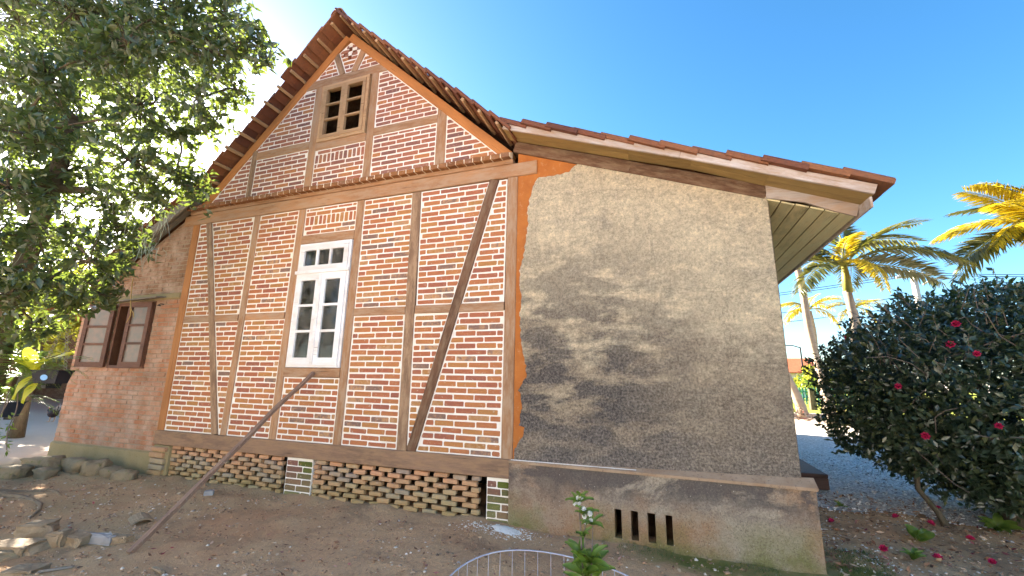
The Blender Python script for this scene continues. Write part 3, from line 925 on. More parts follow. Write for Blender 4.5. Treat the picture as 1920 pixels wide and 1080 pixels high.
panel([(-2.644, zt), (rr(zt), zt), (-2.646, 6.905 - (-2.646 + 4.49 + 0.093) * 0.939)], 'top', phase=0.5)
panel([(rl(6.238), 6.238), (-4.655, 6.238), (-4.80, 6.575)], 'top', phase=0.3)
panel([(-4.295, 6.238), (rr(6.238), 6.238), (-4.142, 6.58)], 'top', phase=0.0)
hs_ = 0.062
hc = (-4.485, 6.60)
panel([(-4.532, 6.238), (-4.425, 6.238), (-4.252, 6.655), (-4.478, 6.80), (-4.505, 6.80), (-4.708, 6.655)], 'top', phase=0.45,
      holes=[(hc[0] - .035, hc[0] + .035, hc[1] + .04, hc[1] + .12), (hc[0] - .035, hc[0] + .035, hc[1] - .12, hc[1] - .04),
             (hc[0] - .13, hc[0] - .045, hc[1] - .04, hc[1] + .038), (hc[0] + .045, hc[0] + .13, hc[1] - .04, hc[1] + .038)])

# --- lean-to at the left: weathered brick wall with a window opening
AX0, AX1, AZ1 = -10.07, -7.44, 2.0
def a_roof(x): return 4.27 + 0.585 * (x + 7.40)               # underside of the lean-to verge
wx0, wx1, wz0, wz1 = -9.03, -8.06, 1.555, 2.68
annex = MB()
# outline split round the window
for poly in ([(AX0, .30), (wx0, .30), (wx0, a_roof(wx0)), (AX0, a_roof(AX0))],
             [(wx0, .30), (wx1, .30), (wx1, wz0), (wx0, wz0)],
             [(wx0, wz1), (wx1, wz1), (wx1, a_roof(wx1)), (wx0, a_roof(wx0))],
             [(wx1, .30), (AX1, .30), (AX1, a_roof(AX1)), (wx1, a_roof(wx1))]):
    annex.add([(p[0], 0.004, p[1]) for p in poly], [tuple(range(4))])
annex.add([(wx0, .004, wz0), (wx1, .004, wz0), (wx1, .004, wz1), (wx0, .004, wz1), (wx0, .16, wz0), (wx1, .16, wz0), (wx1, .16, wz1), (wx0, .16, wz1)],
          [(0, 1, 5, 4), (1, 2, 6, 5), (2, 3, 7, 6), (3, 0, 4, 7)])
annex.add([(AX0, 0.004, .0), (AX0, 9.0, .0), (AX0, 9.0, a_roof(AX0)), (AX0, 0.004, a_roof(AX0))], [(3, 2, 1, 0)])
annex_wall = annex.build('lean_to_wall', M_mortar_old, house)
hpA = halfplanes([(AX0, .30), (AX1, .30), (AX1, a_roof(AX1) - .02), (AX0, a_roof(AX0) - .02)], 0.0)
z = 0.312; row = 0
while z < 4.3:
    x = AX0 - (0.135 if row % 2 else 0.0)
    while x < AX1:
        L = 0.255 + random.uniform(-.012, .012)
        a, b = x, x + L
        for s0, s1 in (((a, min(b, wx0)), (max(a, wx1), b)) if (z + .06 > wz0 and z < wz1) else (((a, b)),) * 1) if False else ([(a, min(b, wx0 - .005)), (max(a, wx1 + .005), b)] if (z + .05 > wz0 and z < wz1 + .02) else [(a, b)]):
            if s1 - s0 < 0.035: continue
            q = clip_poly([(s0, z), (s1, z), (s1, z + .062 + random.uniform(-.003, .003)), (s0, z + .061)], hpA)
            if len(q) >= 3 and abs(area(q)) > 0.0012:
                r = prism(q, -0.004 + random.uniform(-.004, .005), 0.02, 0.006, 0.003)
                if r: CAND.append((0, r[0], r[1], annex_wall, 'old'))
        x += L + 0.014
    z += 0.0745; row += 1

# individual bricks: the 300 that show largest; the rest joined per panel
CAND.sort(key=lambda c: -c[0])
rest = {}
for i, (ar, V, F, pan, style) in enumerate(CAND):
    if i < 300 and style != 'old':
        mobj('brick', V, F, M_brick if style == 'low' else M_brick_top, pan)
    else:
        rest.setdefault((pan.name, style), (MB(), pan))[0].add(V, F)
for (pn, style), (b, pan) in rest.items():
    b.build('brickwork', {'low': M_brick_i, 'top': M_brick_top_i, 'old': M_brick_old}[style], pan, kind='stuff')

# cement foot of the lean-to (a little proud of the bricks), sloping top
foot = MB()
foot.add([(AX0 - .02, -0.035, -.12), (AX1 + .02, -0.035, -.12), (AX1 + .02, -0.03, .285), (AX0 - .02, -0.03, .275), (AX0 - .02, 0.02, .315), (AX1 + .02, 0.02, .315)],
         [(0, 1, 2, 3), (3, 2, 5, 4)])
foot.build('cement_foot', M_cement, house)
cbox_obj('corner_pier', (-7.25, 0.03, 0.16), (0.36, 0.13, 0.52), M_cement, house, 0.02, jit=0.01)
for k in range(5):
    o = cbox_obj('pier_brick', (-7.26 + random.uniform(-.02, .02), -0.01, 0.03 + k * 0.083), (0.30, 0.13, 0.07), M_brick_lat, house, 0.01, jit=0.006)
# lintel band and hood above the lean-to window
cbox_obj('lintel', (-8.50, 0.05, 2.755), (2.05, 0.15, 0.115), M_cement, house, 0.02, jit=0.012)
cbox_obj('window_hood', (-8.45, -0.075, 2.715), (1.30, 0.20, 0.022), M_greywood, house, 0.005, rot=(rad(9), rad(-1.5), 0))

def leaf_sash(parent, name, x0, x1, z0, z1, y, rows, cols, mat, glass, st=0.06, rail=0.06, bar=0.026, th=0.04, hinge=None, ang=0.0):
    """window leaf: frame mesh with glazing bars and panes as children"""
    b = MB()
    b.box(x0, x0 + st, y, y + th, z0, z1); b.box(x1 - st, x1, y, y + th, z0, z1)
    b.box(x0 + st, x1 - st, y + .001, y + th - .001, z0, z0 + rail); b.box(x0 + st, x1 - st, y + .001, y + th - .001, z1 - rail, z1)
    piv = Vector((x0 if hinge == 'L' else x1, y, 0))
    rot = Matrix.Translation(piv) @ Matrix.Rotation(ang, 4, 'Z') @ Matrix.Translation(-piv)
    def T(mb): mb.V = [tuple(rot @ Vector(v)) for v in mb.V]; return mb
    s = T(b).build(name, mat, parent)
    ix0, ix1, iz0, iz1 = x0 + st, x1 - st, z0 + rail, z1 - rail
    for r in range(1, rows):
        zc = iz0 + (iz1 - iz0) * r / rows
        q = MB(); q.box(ix0, ix1, y + .004, y + th - .006, zc - bar / 2, zc + bar / 2)
        T(q).build('glazing_bar', mat, parent)
    for c in range(1, cols):
        xc = ix0 + (ix1 - ix0) * c / cols
        q = MB(); q.box(xc - bar / 2, xc + bar / 2, y + .003, y + th - .005, iz0, iz1)
        T(q).build('glazing_bar', mat, parent)
    if glass:
        for r in range(rows):
            for c in range(cols):
                pa = ix0 + (ix1 - ix0) * c / cols + (bar / 2 if c else 0); pb = ix0 + (ix1 - ix0) * (c + 1) / cols - (bar / 2 if c < cols - 1 else 0)
                qa = iz0 + (iz1 - iz0) * r / rows + (bar / 2 if r else 0); qb = iz0 + (iz1 - iz0) * (r + 1) / rows - (bar / 2 if r < rows - 1 else 0)
                q = MB(); q.box(pa, pb, y + th * .55, y + th * .55 + .004, qa, qb)
                T(q).build('pane', glass, parent)
    return s
# lean-to window: outer frame, right leaf nearly closed, left leaf swung open against the wall
wf = MB()
wf.box(wx0, wx0 + .05, -.012, .10, wz0, wz1); wf.box(wx1 - .05, wx1, -.012, .10, wz0, wz1)
wf.box(wx0 + .05, wx1 - .05, -.010, .10, wz0, wz0 + .05); wf.box(wx0 + .05, wx1 - .05, -.010, .10, wz1 - .05, wz1)
win_l = wf.build('shutter_window', M_redbrown, house); win_l['label'] = 'open red-brown casement window in the brick lean-to'
leaf_sash(win_l, 'casement', -8.56, -8.075, 1.575, 2.665, -0.055, 3, 1, M_redbrown, M_dusty, 0.075, 0.085, 0.04, 0.04, 'R', rad(7))
leaf_sash(win_l, 'casement', -9.64, -9.04, 1.57, 2.66, -0.062, 3, 1, M_redbrown, M_dusty, 0.085, 0.085, 0.04, 0.04, 'R', rad(10))
hk = MB(); hk.tube([(-7.93, 0, 2.60), (-7.93, -.05, 2.60), (-7.86, -.05, 2.62), (-7.86, 0, 2.62)], .008, 5)
hk.build('hook', M_cable, win_l)

# --- white casement window with three-light transom
ww = MB()
X0, X1, Z0, Z1, ZT = -4.985, -4.048, 1.60, 3.395, 2.955
ww.box(X0, X0 + .035, -.028, .09, Z0, Z1); ww.box(X1 - .035, X1, -.028, .09, Z0, Z1)
ww.box(X0 + .035, X1 - .035, -.027, .09, Z1 - .035, Z1); ww.box(X0 + .035, X1 - .035, -.034, .09, Z0, Z0 + .03)
ww.box(X0 - .01, X1 + .01, -.060, .09, ZT - .022, ZT + .022)
win = ww.build('casement_window', M_white, house); win['label'] = 'white six-pane casement window with a three-pane transom light'
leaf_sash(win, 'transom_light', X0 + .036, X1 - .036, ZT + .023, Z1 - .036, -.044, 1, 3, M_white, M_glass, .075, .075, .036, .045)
xm = (X0 + X1) / 2
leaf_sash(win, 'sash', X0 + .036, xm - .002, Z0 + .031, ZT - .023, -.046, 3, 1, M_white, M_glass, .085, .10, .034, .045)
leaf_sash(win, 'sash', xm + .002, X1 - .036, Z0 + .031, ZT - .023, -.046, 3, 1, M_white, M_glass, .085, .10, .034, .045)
q = MB(); q.box(xm - .022, xm + .022, -.058, -.047, Z0 + .04, ZT - .03); q.build('cover_strip', M_white, win)
for xa, xb, ya in ((X0 + .02, X1 - .02, .16),):
    cv = []
    nseg = 60
    for i in range(nseg + 1):
        x = xa + (xb - xa) * i / nseg
        cv.append((x, ya + .018 * math.sin(i * 1.1) + .01 * math.sin(i * 2.7)))
    V = [(x, y, Z0) for x, y in cv] + [(x, y, Z1) for x, y in cv]
    mobj('curtain', V, [(i, i + 1, i + nseg + 2, i + nseg + 1) for i in range(nseg)], M_curtain, win, smooth=True)

# --- gable window, unglazed pale wood
gw = MB()
g0, g1, h0, h1 = -4.945, -4.03, 5.077, 6.088
gw.box(g0, g0 + .05, -.022, .10, h0, h1); gw.box(g1 - .05, g1, -.022, .10, h0, h1)
gw.box(g0 + .05, g1 - .05, -.020, .10, h1 - .045, h1); gw.box(g0 + .05, g1 - .05, -.026, .10, h0, h0 + .05)
gwin = gw.build('gable_window', M_wood_new, house); gwin['label'] = 'pale wooden two-leaf window high in the gable'
gm = (g0 + g1) / 2
leaf_sash(gwin, 'sash', g0 + .051, gm - .002, h0 + .051, h1 - .046, -.034, 3, 1, M_wood_new, None, .058, .055, .028, .045)
leaf_sash(gwin, 'sash', gm + .002, g1 - .051, h0 + .051, h1 - .046, -.034, 3, 1, M_wood_new, None, .058, .055, .028, .045)

# --- ledge of tilted bricks between storey and gable
x = -7.53
core = MB()
core.add([(-7.54, -.004, 4.325), (-1.655, -.004, 4.335), (-1.655, -.120, 4.272), (-7.54, -.120, 4.266), (-7.54, -.120, 4.219), (-1.655, -.120, 4.225), (-1.655, -.004, 4.228), (-7.54, -.004, 4.222)],
         [(3, 2, 1, 0), (4, 5, 2, 3), (4, 7, 6, 5), (0, 7, 4, 3), (1, 2, 5, 6)])
core.build('ledge_bed', M_joint, house)
while x < -1.70:
    w = 0.130 + random.uniform(-.014, .010)
    cx_ = x + w / 2
    t = (cx_ + 7.54) / 5.88
    o = cbox_obj('ledge_brick', (cx_, -0.066 + random.uniform(-.005, .005), 4.245 + t * 0.006), (w - 0.016, 0.128, 0.062), M_ledge, house, 0.005, rot=(rad(random.uniform(2, 7)), 0, rad(random.uniform(-1.5, 1.5))), jit=0.003)
    x += w

# --- open brick vents under the sill, with two brick piers
LATV = cbox(0.205, 0.10, 0.052, 0.006, 0.003)
lat_meshes = []
for k in range(6):
    V, F = cbox(0.178 + random.uniform(-.014, .010), 0.056, 0.0505 + random.uniform(-.003, .003), 0.007, 0.004)
    me = mesh('vent_brick', V, F, M_brick_lat); fix_normals(me); lat_meshes.append(me)
def lattice(xa, xb):
    for r in range(9):
        zc = -0.068 + r * 0.0575
        x = xa + 0.095 + (0.125 if r % 2 else 0.0)
        while x < xb - 0.04:
            o = obj('vent_brick', random.choice(lat_meshes), house)
            half = x + 0.1 > xb
            o.location = (x - (0.05 if half else 0), 0.034 + random.uniform(-.010, .010), zc + random.uniform(-.002, .002))
            if half: o.scale = (0.55, 1, 1)
            o.rotation_euler = (random.uniform(-.03, .03), random.uniform(-.03, .03), random.uniform(-.05, .05))
            x += 0.25
        if r % 2:
            o = obj('vent_brick', random.choice(lat_meshes), house)
            o.location = (xa + 0.04, 0.036, zc); o.scale = (0.42, 1, 1)
lattice(-7.06, -4.785)
lattice(-4.33, -1.90)
def pier(xa, xb, z0, z1):
    b = MB(); b.box(xa, xb, 0.004, 0.12, z0, z1)
    p = b.build('brick_pier', M_mortar, house)
    z = z0 + .006; r = 0
    while z < z1 - .03:
        segs = ((xa + .008, xa + (xb - xa) * (.42 if r % 2 else .62)), (xa + (xb - xa) * (.42 if r % 2 else .62) + .014, xb - .008))
        if xb - xa < .3 and r % 3 == 0: segs = ((xa + .008, xb - .008),)
        for a, c in segs:
            q = prism([(a, z), (c, z), (c, z + .062), (a, z + .062)], -.003, .03, .005, .003)
            mobj('pier_brick', q[0], q[1], M_brick_pier, p)
        z += .0765; r += 1
pier(-4.775, -4.34, -.06, .424)
pier(-1.895, -1.632, -.06, .43)

# --- plaster wing on the right
ZE = [(-1.58, 4.34), (-0.81, 4.09), (0.11, 3.74), (1.10, 3.45)]
b = MB()                                                   # orange clay render underneath
zz = [(-1.595, .60), (1.10, .60)] + ZE[::-1]
b.add([(p[0], 0.0, p[1]) for p in zz], [tuple(range(len(zz)))])
b.add([(-1.30, -.003, 3.985), (-1.33, -.003, 4.165), (-1.60, -.003, 4.165), (-1.60, -.003, 4.36)], [])
b.add([(1.10, 0.0, -.1), (1.10, 11.8, -.1), (1.10, 11.8, 3.45), (1.10, 0.0, 3.45)], [(0, 1, 2, 3)])
b.build('clay_render', M_render, house)
RAG = [(-0.78, 4.06), (-0.88, 3.99), (-0.94, 3.93), (-1.06, 3.93), (-1.17, 3.915), (-1.3, 3.92), (-1.38, 3.82), (-1.41, 3.69), (-1.45, 3.51), (-1.44, 3.34), (-1.46, 3.14), (-1.49, 2.94), (-1.53, 2.81), (-1.54, 2.61), (-1.51, 2.42), (-1.53, 2.22), (-1.52, 2.02), (-1.49, 1.79), (-1.44, 1.64), (-1.45, 1.51), (-1.53, 1.38), (-1.49, 1.24), (-1.52, 1.0), (-1.46, 0.97), (-1.49, 0.86), (-1.57, 0.75)]
def rough_line(pts, amp, step=0.025):
    out = []
    for p, q in zip(pts, pts[1:]):
        n = max(1, int(math.dist(p, q) / step))
        for i in range(n):
            t = i / n
            x, zv = lerp(p[0], q[0], t), lerp(p[1], q[1], t)
            out.append((x + amp * fbm(x, zv, 3, 14), zv + amp * fbm(x, zv, 9, 14)))
    out.append(pts[-1])
    return out
PTOP = [(1.105, 3.335), (1.02, 3.385), (0.93, 3.43), (0.78, 3.47), (0.58, 3.535), (0.43, 3.60), (0.11, 3.71), (-0.29, 3.86), (-0.42, 3.93), (-0.5, 3.90), (-0.56, 3.985), (-0.68, 4.03)]
left = rough_line(RAG, 0.022)
top = rough_line(PTOP, 0.016)
outline = [(-1.575, .628), (1.105, .684)] + top + left
n = len(outline)
PYF = -0.022
fr = [(p[0], PYF, p[1]) for p in outline]; bk = [(p[0] - (0.0 if 1 < i < 2 else 0), 0.005, p[1]) for i, p in enumerate(outline)]
pl = mobj('plaster_coat', fr + bk, [tuple(range(n))] + [(i + n, (i + 1) % n + n, (i + 1) % n, i) for i in range(n)], M_plaster, house)
sidep = MB(); sidep.add([(1.107, PYF, .55), (1.107, 11.8, .55), (1.107, 11.8, 3.4), (1.107, PYF, 3.335)], [(0, 1, 2, 3)])
sidep.build('side_wall', M_plaster, house)
# plinth with four slots, top washed to a slope
def py_(x): return lerp(-0.03, -0.10, (x + 1.63) / 2.82)       # stands further out to the right
slots = [(-.516, -.449), (-.362, -.294), (-.208, -.137), (-.046, .014)]
sz0, sz1 = .012, .268
pb = MB()
xs = [-1.63] + [v for s in slots for v in s] + [1.185]
for i in range(len(xs) - 1):
    a, c = xs[i], xs[i + 1]
    for za, zb in ((-.25, sz0), (sz0, sz1), (sz1, .605)):
        if i % 2 == 1 and za == sz0: continue
        pb.add([(a, py_(a), za), (c, py_(c), za), (c, py_(c), zb), (a, py_(a), zb)], [(0, 1, 2, 3)])
for a, c in slots:
    pb.add([(a, py_(a), sz0), (c, py_(c), sz0), (c, py_(c), sz1), (a, py_(a), sz1), (a, .10, sz0), (c, .10, sz0), (c, .10, sz1), (a, .10, sz1)],
           [(0, 1, 5, 4), (1, 2, 6, 5), (2, 3, 7, 6), (3, 0, 4, 7)])
pb.add([(1.185, py_(1.185), -.25), (1.185, 11.8, -.25), (1.185, 11.8, .605), (1.185, py_(1.185), .605)], [(0, 1, 2, 3)])
pb.build('plinth', M_plinth, house)
lw = MB()
NL = 40
for i in range(NL):
    a, c = lerp(-1.63, 1.20, i / NL), lerp(-1.63, 1.20, (i + 1) / NL)
    f = lambda x: (x + 1.63) / 2.82
    ja, jc = .004 * fbm(a, 0, 1, 6), .004 * fbm(c, 0, 1, 6)
    lw.add([(a, py_(a) - .012 + ja, .600), (c, py_(c) - .012 + jc, .600), (c, py_(c) - .012 + jc, .625), (a, py_(a) - .012 + ja, .625), (a, -.010, lerp(.634, .690, f(a))), (c, -.010, lerp(.634, .690, f(c)))],
           [(0, 1, 2, 3), (3, 2, 5, 4)])
lw.add([(1.20, -.112, .60), (1.20, 11.8, .60), (1.20, 11.8, .625), (1.20, -.112, .625), (1.10, 11.8, .69), (1.10, -.01, .69)], [(0, 1, 2, 3), (3, 2, 4, 5)])
lw.build('plinth_wash', M_ledgewash, house)
cbox_obj('lime_line', (-0.95, -.036, .634), (1.32, .014, .012), M_lime, house, .004, rot=(0, rad(-.25), rad(-1)), jit=.002)

# --- wall rafter of the wing, soffit, barge boards
def wing(x):
    T = [(-1.70, 4.50), (-1.1, 4.258), (-.22, 3.965), (.41, 3.745), (1.08, 3.458), (1.90, 3.125)]
    for (a, za), (b_, zb) in zip(T, T[1:]):
        if x <= b_: break
    return lerp(za, zb, (x - a) / (b_ - a))
beam('wing_rafter', (-1.62, 4.395), (-.22, 3.885), 0.145, -0.034, 0.12, M_wood_dark, house)
beam('wing_rafter', (-.218, 3.884), (1.10, 3.392), 0.145, -0.034, 0.12, M_wood_dark, house)
VD = -0.30                                                  # verge overhang of the wing
# soffit boards run with the slope, between the wall and the barge board
for k in range(2):
    ya, yb = -0.038 - k * 0.130, -0.038 - (k + 1) * 0.130 + 0.004
    BP = (-1.68, -.22, .41, 1.08, 1.86)
    for xa, xb in zip(BP, BP[1:]):
        beam('soffit_board', (xa, wing(xa) + .012), (xb - .002, wing(xb) + .012), 0.020, yb, ya, M_board, house, b=.002, jit=.001)
for xa, za, xb, zb in ((-1.665, 4.527, .30, 3.805), (.304, 3.803, 1.865, 3.185)):
    beam('barge_board', (xa, za), (xb, zb), 0.092, VD - .026, VD, M_barge, house, b=.004)
# boxed end of the eaves
b = MB()
b.add([(1.09, -.052, 3.32), (1.40, -.052, 3.235), (1.62, -.052, 3.12), (1.80, -.052, 3.04), (1.84, -.052, 3.155), (1.09, -.052, 3.46)], [(0, 1, 2, 3, 4, 5)])
b.add([(1.09, -.030, 3.32), (1.40, -.030, 3.235), (1.62, -.030, 3.12), (1.80, -.030, 3.04), (1.84, -.030, 3.155), (1.09, -.030, 3.46)], [(5, 4, 3, 2, 1, 0)])
b.add([(1.09, -.052, 3.32), (1.40, -.052, 3.235), (1.62, -.052, 3.12), (1.80, -.052, 3.04), (1.09, -.030, 3.32), (1.40, -.030, 3.235), (1.62, -.030, 3.12), (1.80, -.030, 3.04)], [(0, 4, 5, 1), (1, 5, 6, 2), (2, 6, 7, 3)])
b.build('eaves_end_board', M_barge, house)
# eaves soffit planks along the side of the house
for k in range(6):
    xa, xb = 1.095 + k * .118, 1.095 + (k + 1) * .118 - .0025
    zf = lambda x: lerp(3.315, 3.05, (x - 1.10) / 0.70)
    for ya, yb in ((-.03, 3.4 + (k % 3) * .9), (3.404 + (k % 3) * .9, 11.8)):
        o = cbox_obj('eaves_plank', ((xa + xb) / 2, (ya + yb) / 2, zf((xa + xb) / 2) + random.uniform(-.003, .003)), (yb - ya, xb - xa, .018), M_soffit_green, house, .001)
        o.rotation_euler = (0, 0, rad(90))
        o.rotation_euler = (Matrix.Rotation(math.atan2(.265, .70), 3, 'Y') @ Matrix.Rotation(rad(90), 3, 'Z')).to_euler()
cbox_obj('eaves_fascia', (1.835, 5.75, 3.085), (.022, 12.06, .10), M_barge, house, .004)

# --- roof: tiles, battens, ridge
def tile_mesh(seed):
    random.seed(seed)
    L, Wd = 0.395, 0.232
    prof = [(0, 0), (0, .030), (.016, .042), (.034, .036), (.044, .016), (.095, .013), (.116, .020), (.137, .013), (.188, .016), (.198, .030), (.214, .034), (.228, .024), (.228, 0)]
    pr2 = [(a + random.uniform(-.002, .002), c + random.uniform(-.0015, .0015)) for a, c in prof]
    V = []; F = []
    for x, dz, sc in ((0.0, 0, 1), (L - .012, 0, 1), (L, -.006, .93)):
        V += [(x, a - Wd / 2, c * sc + dz * .3) for a, c in pr2]
    m = len(prof)
    for s in range(2):
        for k in range(m):
            a = s * m + k; c = s * m + (k + 1) % m
            F.append((a, c, c + m, a + m))
    F.append(tuple(range(m))); F.append(tuple(range(3 * m - 1, 2 * m - 1, -1)))
    return V, F
TM = []
for k in range(4):
    V, F = tile_mesh(k)
    me = mesh('roof_tile', V, F, M_tile); fix_normals(me); TM.append(me)
random.seed(21)
TV, TF = tile_mesh(0)
YB = 11.9
def slope_tiles(top, bot, y0, pitch, parent, nind=2, sag=0.0, jag=None, thick=1.0):
    """courses of tiles on the slope from top (x,z) to bot (x,z); the verge columns are single tiles, the rest one mesh"""
    d = Vector((bot[0] - top[0], 0, bot[1] - top[1])); L = d.length; d.normalize()
    nrm = Vector((-d.z, 0, d.x)) if d.x > 0 else Vector((d.z, 0, -d.x))
    if nrm.z < 0: nrm = -nrm
    ey = nrm.cross(d)
    n = int(round(L / pitch)); pitch = L / n
    fld = MB()
    base = Matrix(((d.x, ey.x, nrm.x), (d.y, ey.y, nrm.y), (d.z, ey.z, nrm.z)))
    tilt = Matrix.Rotation(rad(4.2), 3, 'Y')
    for r in range(n):
        t = r * pitch
        off = -sag * math.sin(math.pi * min(1, (t + pitch / 2) / L))
        org = Vector((top[0], 0, top[1])) + d * (t - 0.03) + nrm * (off + .030)
        c = 0
        y = y0 + 0.116 + (jag(r) if jag else random.uniform(-.012, .012))
        while y < YB:
            R3 = base @ tilt
            if c < nind:
                o = obj('roof_tile', random.choice(TM), parent)
                jr = Matrix.Rotation(random.uniform(-.012, .012), 3, 'Z') @ Matrix.Rotation(random.uniform(-.008, .008), 3, 'Y')
                mm = (R3 @ jr @ Matrix.Diagonal((1, 1, thick))).to_4x4(); p = org + Vector((0, y, 0)) + nrm * random.uniform(-.003, .004); mm.translation = p
                o.matrix_basis = mm
            else:
                p = org + Vector((0, y, 0))
                fld.add([tuple(R3 @ Vector(v) + p) for v in TV], TF)
            y += 0.222; c += 1
    return fld
lining = MB()  # unseen dark sheet added under the tiles to stop light leaking in
lining.add([(-10.6, .16, 2.46), (-7.40, .16, 4.30), (-4.52, .16, 7.02), (-1.60, .16, 4.40), (1.80, .16, 3.20), (-10.6, YB, 2.46), (-7.40, YB, 4.30), (-4.52, YB, 7.02), (-1.60, YB, 4.40), (1.80, YB, 3.20)],
           [(0, 1, 6, 5), (1, 2, 7, 6), (2, 3, 8, 7), (3, 4, 9, 8)])
roof = lining.build('roof', M_wood_dark, house)
RID = (-4.52, 7.06)
F1 = slope_tiles(RID, (-7.42, 4.40), -.31, .33, roof, jag=lambda r: (-.03 if r < 4 else .07) + random.uniform(-.012, .012))
F2 = slope_tiles(RID, (-1.62, 4.46), -.38, .33, roof)
F3 = slope_tiles((-7.40, 4.44), (-10.75, 2.49), -.30, .33, roof)
F4 = slope_tiles((-1.72, 4.553), (1.94, 3.205), -.365, .335, roof, thick=1.6, jag=lambda r: random.uniform(-.02, .02))
for fm in (F1, F2, F3, F4):
    o = fm.build('tile_field', M_tile_i, roof, kind='stuff')
    fix_normals(o.data)
rt = MB()
y = -.33
while y < YB:
    pr = []
    segs = 9
    for yy_, sc in ((y, 1.0), (y + .42, 0.86)):
        for k in range(segs + 1):
            a = math.pi * k / segs
            pr.append((RID[0] + .125 * sc * math.cos(a), yy_, RID[1] - .005 + .115 * sc * math.sin(a)))
        for k in range(segs + 1):
            a = math.pi * (segs - k) / segs
            pr.append((RID[0] + .105 * sc * math.cos(a), yy_, RID[1] - .005 + .095 * sc * math.sin(a)))
    m = 2 * (segs + 1)
    V = pr; F = [(k, (k + 1) % m, (k + 1) % m + m, k + m) for k in range(m)] + [tuple(range(m)), tuple(range(2 * m - 1, m - 1, -1))]
    if y < 1.0:
        o = mobj('ridge_tile', V, F, M_tile, roof); fix_normals(o.data)
    else: rt.add(V, F)
    y += .37
o = rt.build('ridge_course', M_tile_i, roof, kind='stuff'); fix_normals(o.data)
def battens(top, bot, y0, y1, n, mat, w=.05, h=.038, t0=.5):
    d = Vector((bot[0] - top[0], 0, bot[1] - top[1])); L = d.length; d.normalize()
    for k in range(n):
        p = Vector((top[0], 0, top[1])) + d * (L * (k + t0) / n)
        o = cbox_obj('batten', (p.x, (y0 + y1) / 2, p.z), (y1 - y0, w, h), mat, roof, .005, jit=.004)
        ang = math.atan2(-d.z, d.x)
        o.rotation_euler = (Matrix.Rotation(ang, 3, 'Y') @ Matrix.Rotation(rad(90), 3, 'Z')).to_euler()
battens((-4.52, 7.062), (-7.42, 4.362), -.30, .16, 12, M_wood_new)
battens((-4.52, 7.062), (-1.62, 4.44), -.37, .16, 12, M_wood_new)
# verge rafter and board of the lean-to
beam('lean_to_barge', (-7.36, 4.335), (-10.7, 2.40), 0.17, -.235, -.205, M_greywood, house)
for k in range(2):
    beam('lean_to_soffit', (-7.36, 4.36), (-10.7, 2.425), 0.02, -.20 + k * .10, -.105 + k * .10, M_greywood, house, b=.002, jit=.001)
# back of the house and inner darkness
b = MB()
b.add([(-10.07, 11.8, -.1), (1.10, 11.8, -.1), (1.10, 11.8, 3.4), (-1.6, 11.8, 4.4), (-4.52, 11.8, 7.02), (-7.4, 11.8, 4.3), (-10.07, 11.8, 2.75)], [tuple(range(7))])
b.build('back_wall', M_housewall, house)
b = MB()
b.box(-10.0, 1.05, .14, 11.7, .455, .475)
b.build('floor', M_dark, house)
b = MB()
b.add([(-7.0, 1.6, -.2), (1.0, 1.6, -.2), (1.0, 1.6, .45), (-7.0, 1.6, .45)], [(0, 1, 2, 3)])
b.build('void_backing', M_dark, house)  # dark sheet added behind the vents to blacken the void
b = MB()
b.add([(-7.42, .15, .48), (-7.42, 11.7, .48), (-7.42, 11.7, 4.25), (-7.42, .15, 4.25)], [(0, 1, 2, 3)])
b.add([(-1.6, .15, .48), (-1.6, 11.7, .48), (-1.6, 11.7, 4.3), (-1.6, .15, 4.3)], [(0, 1, 2, 3)])
b.box(-7.4, -1.62, .15, 11.7, 4.0, 4.05)
b.build('inner_wall', M_wood_dark, house)

# dark timber doorstep at the side door
ds = thing('doorstep', 'dark timber doorstep of two boards at the side wall of the house', 'doorstep', (1.7, 3.6, 0))
cbox_obj('tread', (1.72, 3.95, .175), (.95, 1.75, .05), M_doorstep, ds, .008)
cbox_obj('riser', (1.72, 3.10, .065), (.95, .04, .165), M_doorstep, ds, .006)
cbox_obj('upper_step', (1.30, 4.0, .30), (.18, 1.6, .20), M_doorstep, ds, .01)

# ------------------------------------------------------------------ plants: leaf makers
def leaf_arrays(P, D, Nn, L, W, droop=0.15):
    """P base points, D directions, Nn approx normals -> one mesh of folded 4-triangle leaves"""
    n = len(P)
    D = D / np.linalg.norm(D, axis=1, keepdims=True)
    Sd = np.cross(D, Nn); Sd /= np.maximum(np.linalg.norm(Sd, axis=1, keepdims=True), 1e-6)
    Nr = np.cross(Sd, D)
    L = L[:, None]; W = W[:, None]
    base = P
    mid = P + D * L * 0.48 - Nr * W * 0.16
    tip = P + D * L - Nr * L * droop
    l = P + D * L * 0.45 + Sd * W * 0.5
    r = P + D * L * 0.45 - Sd * W * 0.5
    V = np.stack([base, mid, tip, l, r], 1).reshape(-1, 3)
    o = (np.arange(n) * 5)[:, None]
    F = np.concatenate([o + np.array([[0, 4, 1]]), o + np.array([[4, 2, 1]]), o + np.array([[0, 1, 3]]), o + np.array([[3, 1, 2]])], 1).reshape(-1, 3)
    return V, F
def np_mesh(name, V, F, mat):
    me = bpy.data.meshes.new(name)
    me.vertices.add(len(V)); me.vertices.foreach_set('co', np.asarray(V, np.float32).ravel())
    k = F.shape[1]
    me.loops.add(F.size); me.loops.foreach_set('vertex_index', F.astype(np.int32).ravel())
    me.polygons.add(len(F)); me.polygons.foreach_set('loop_start', (np.arange(len(F)) * k).astype(np.int32))
    me.polygons.foreach_set('loop_total', np.full(len(F), k, np.int32))
    me.materials.append(mat)
    me.update(calc_edges=True)
    return me
def unit(v): return v / np.maximum(np.linalg.norm(v, axis=-1, keepdims=True), 1e-9)

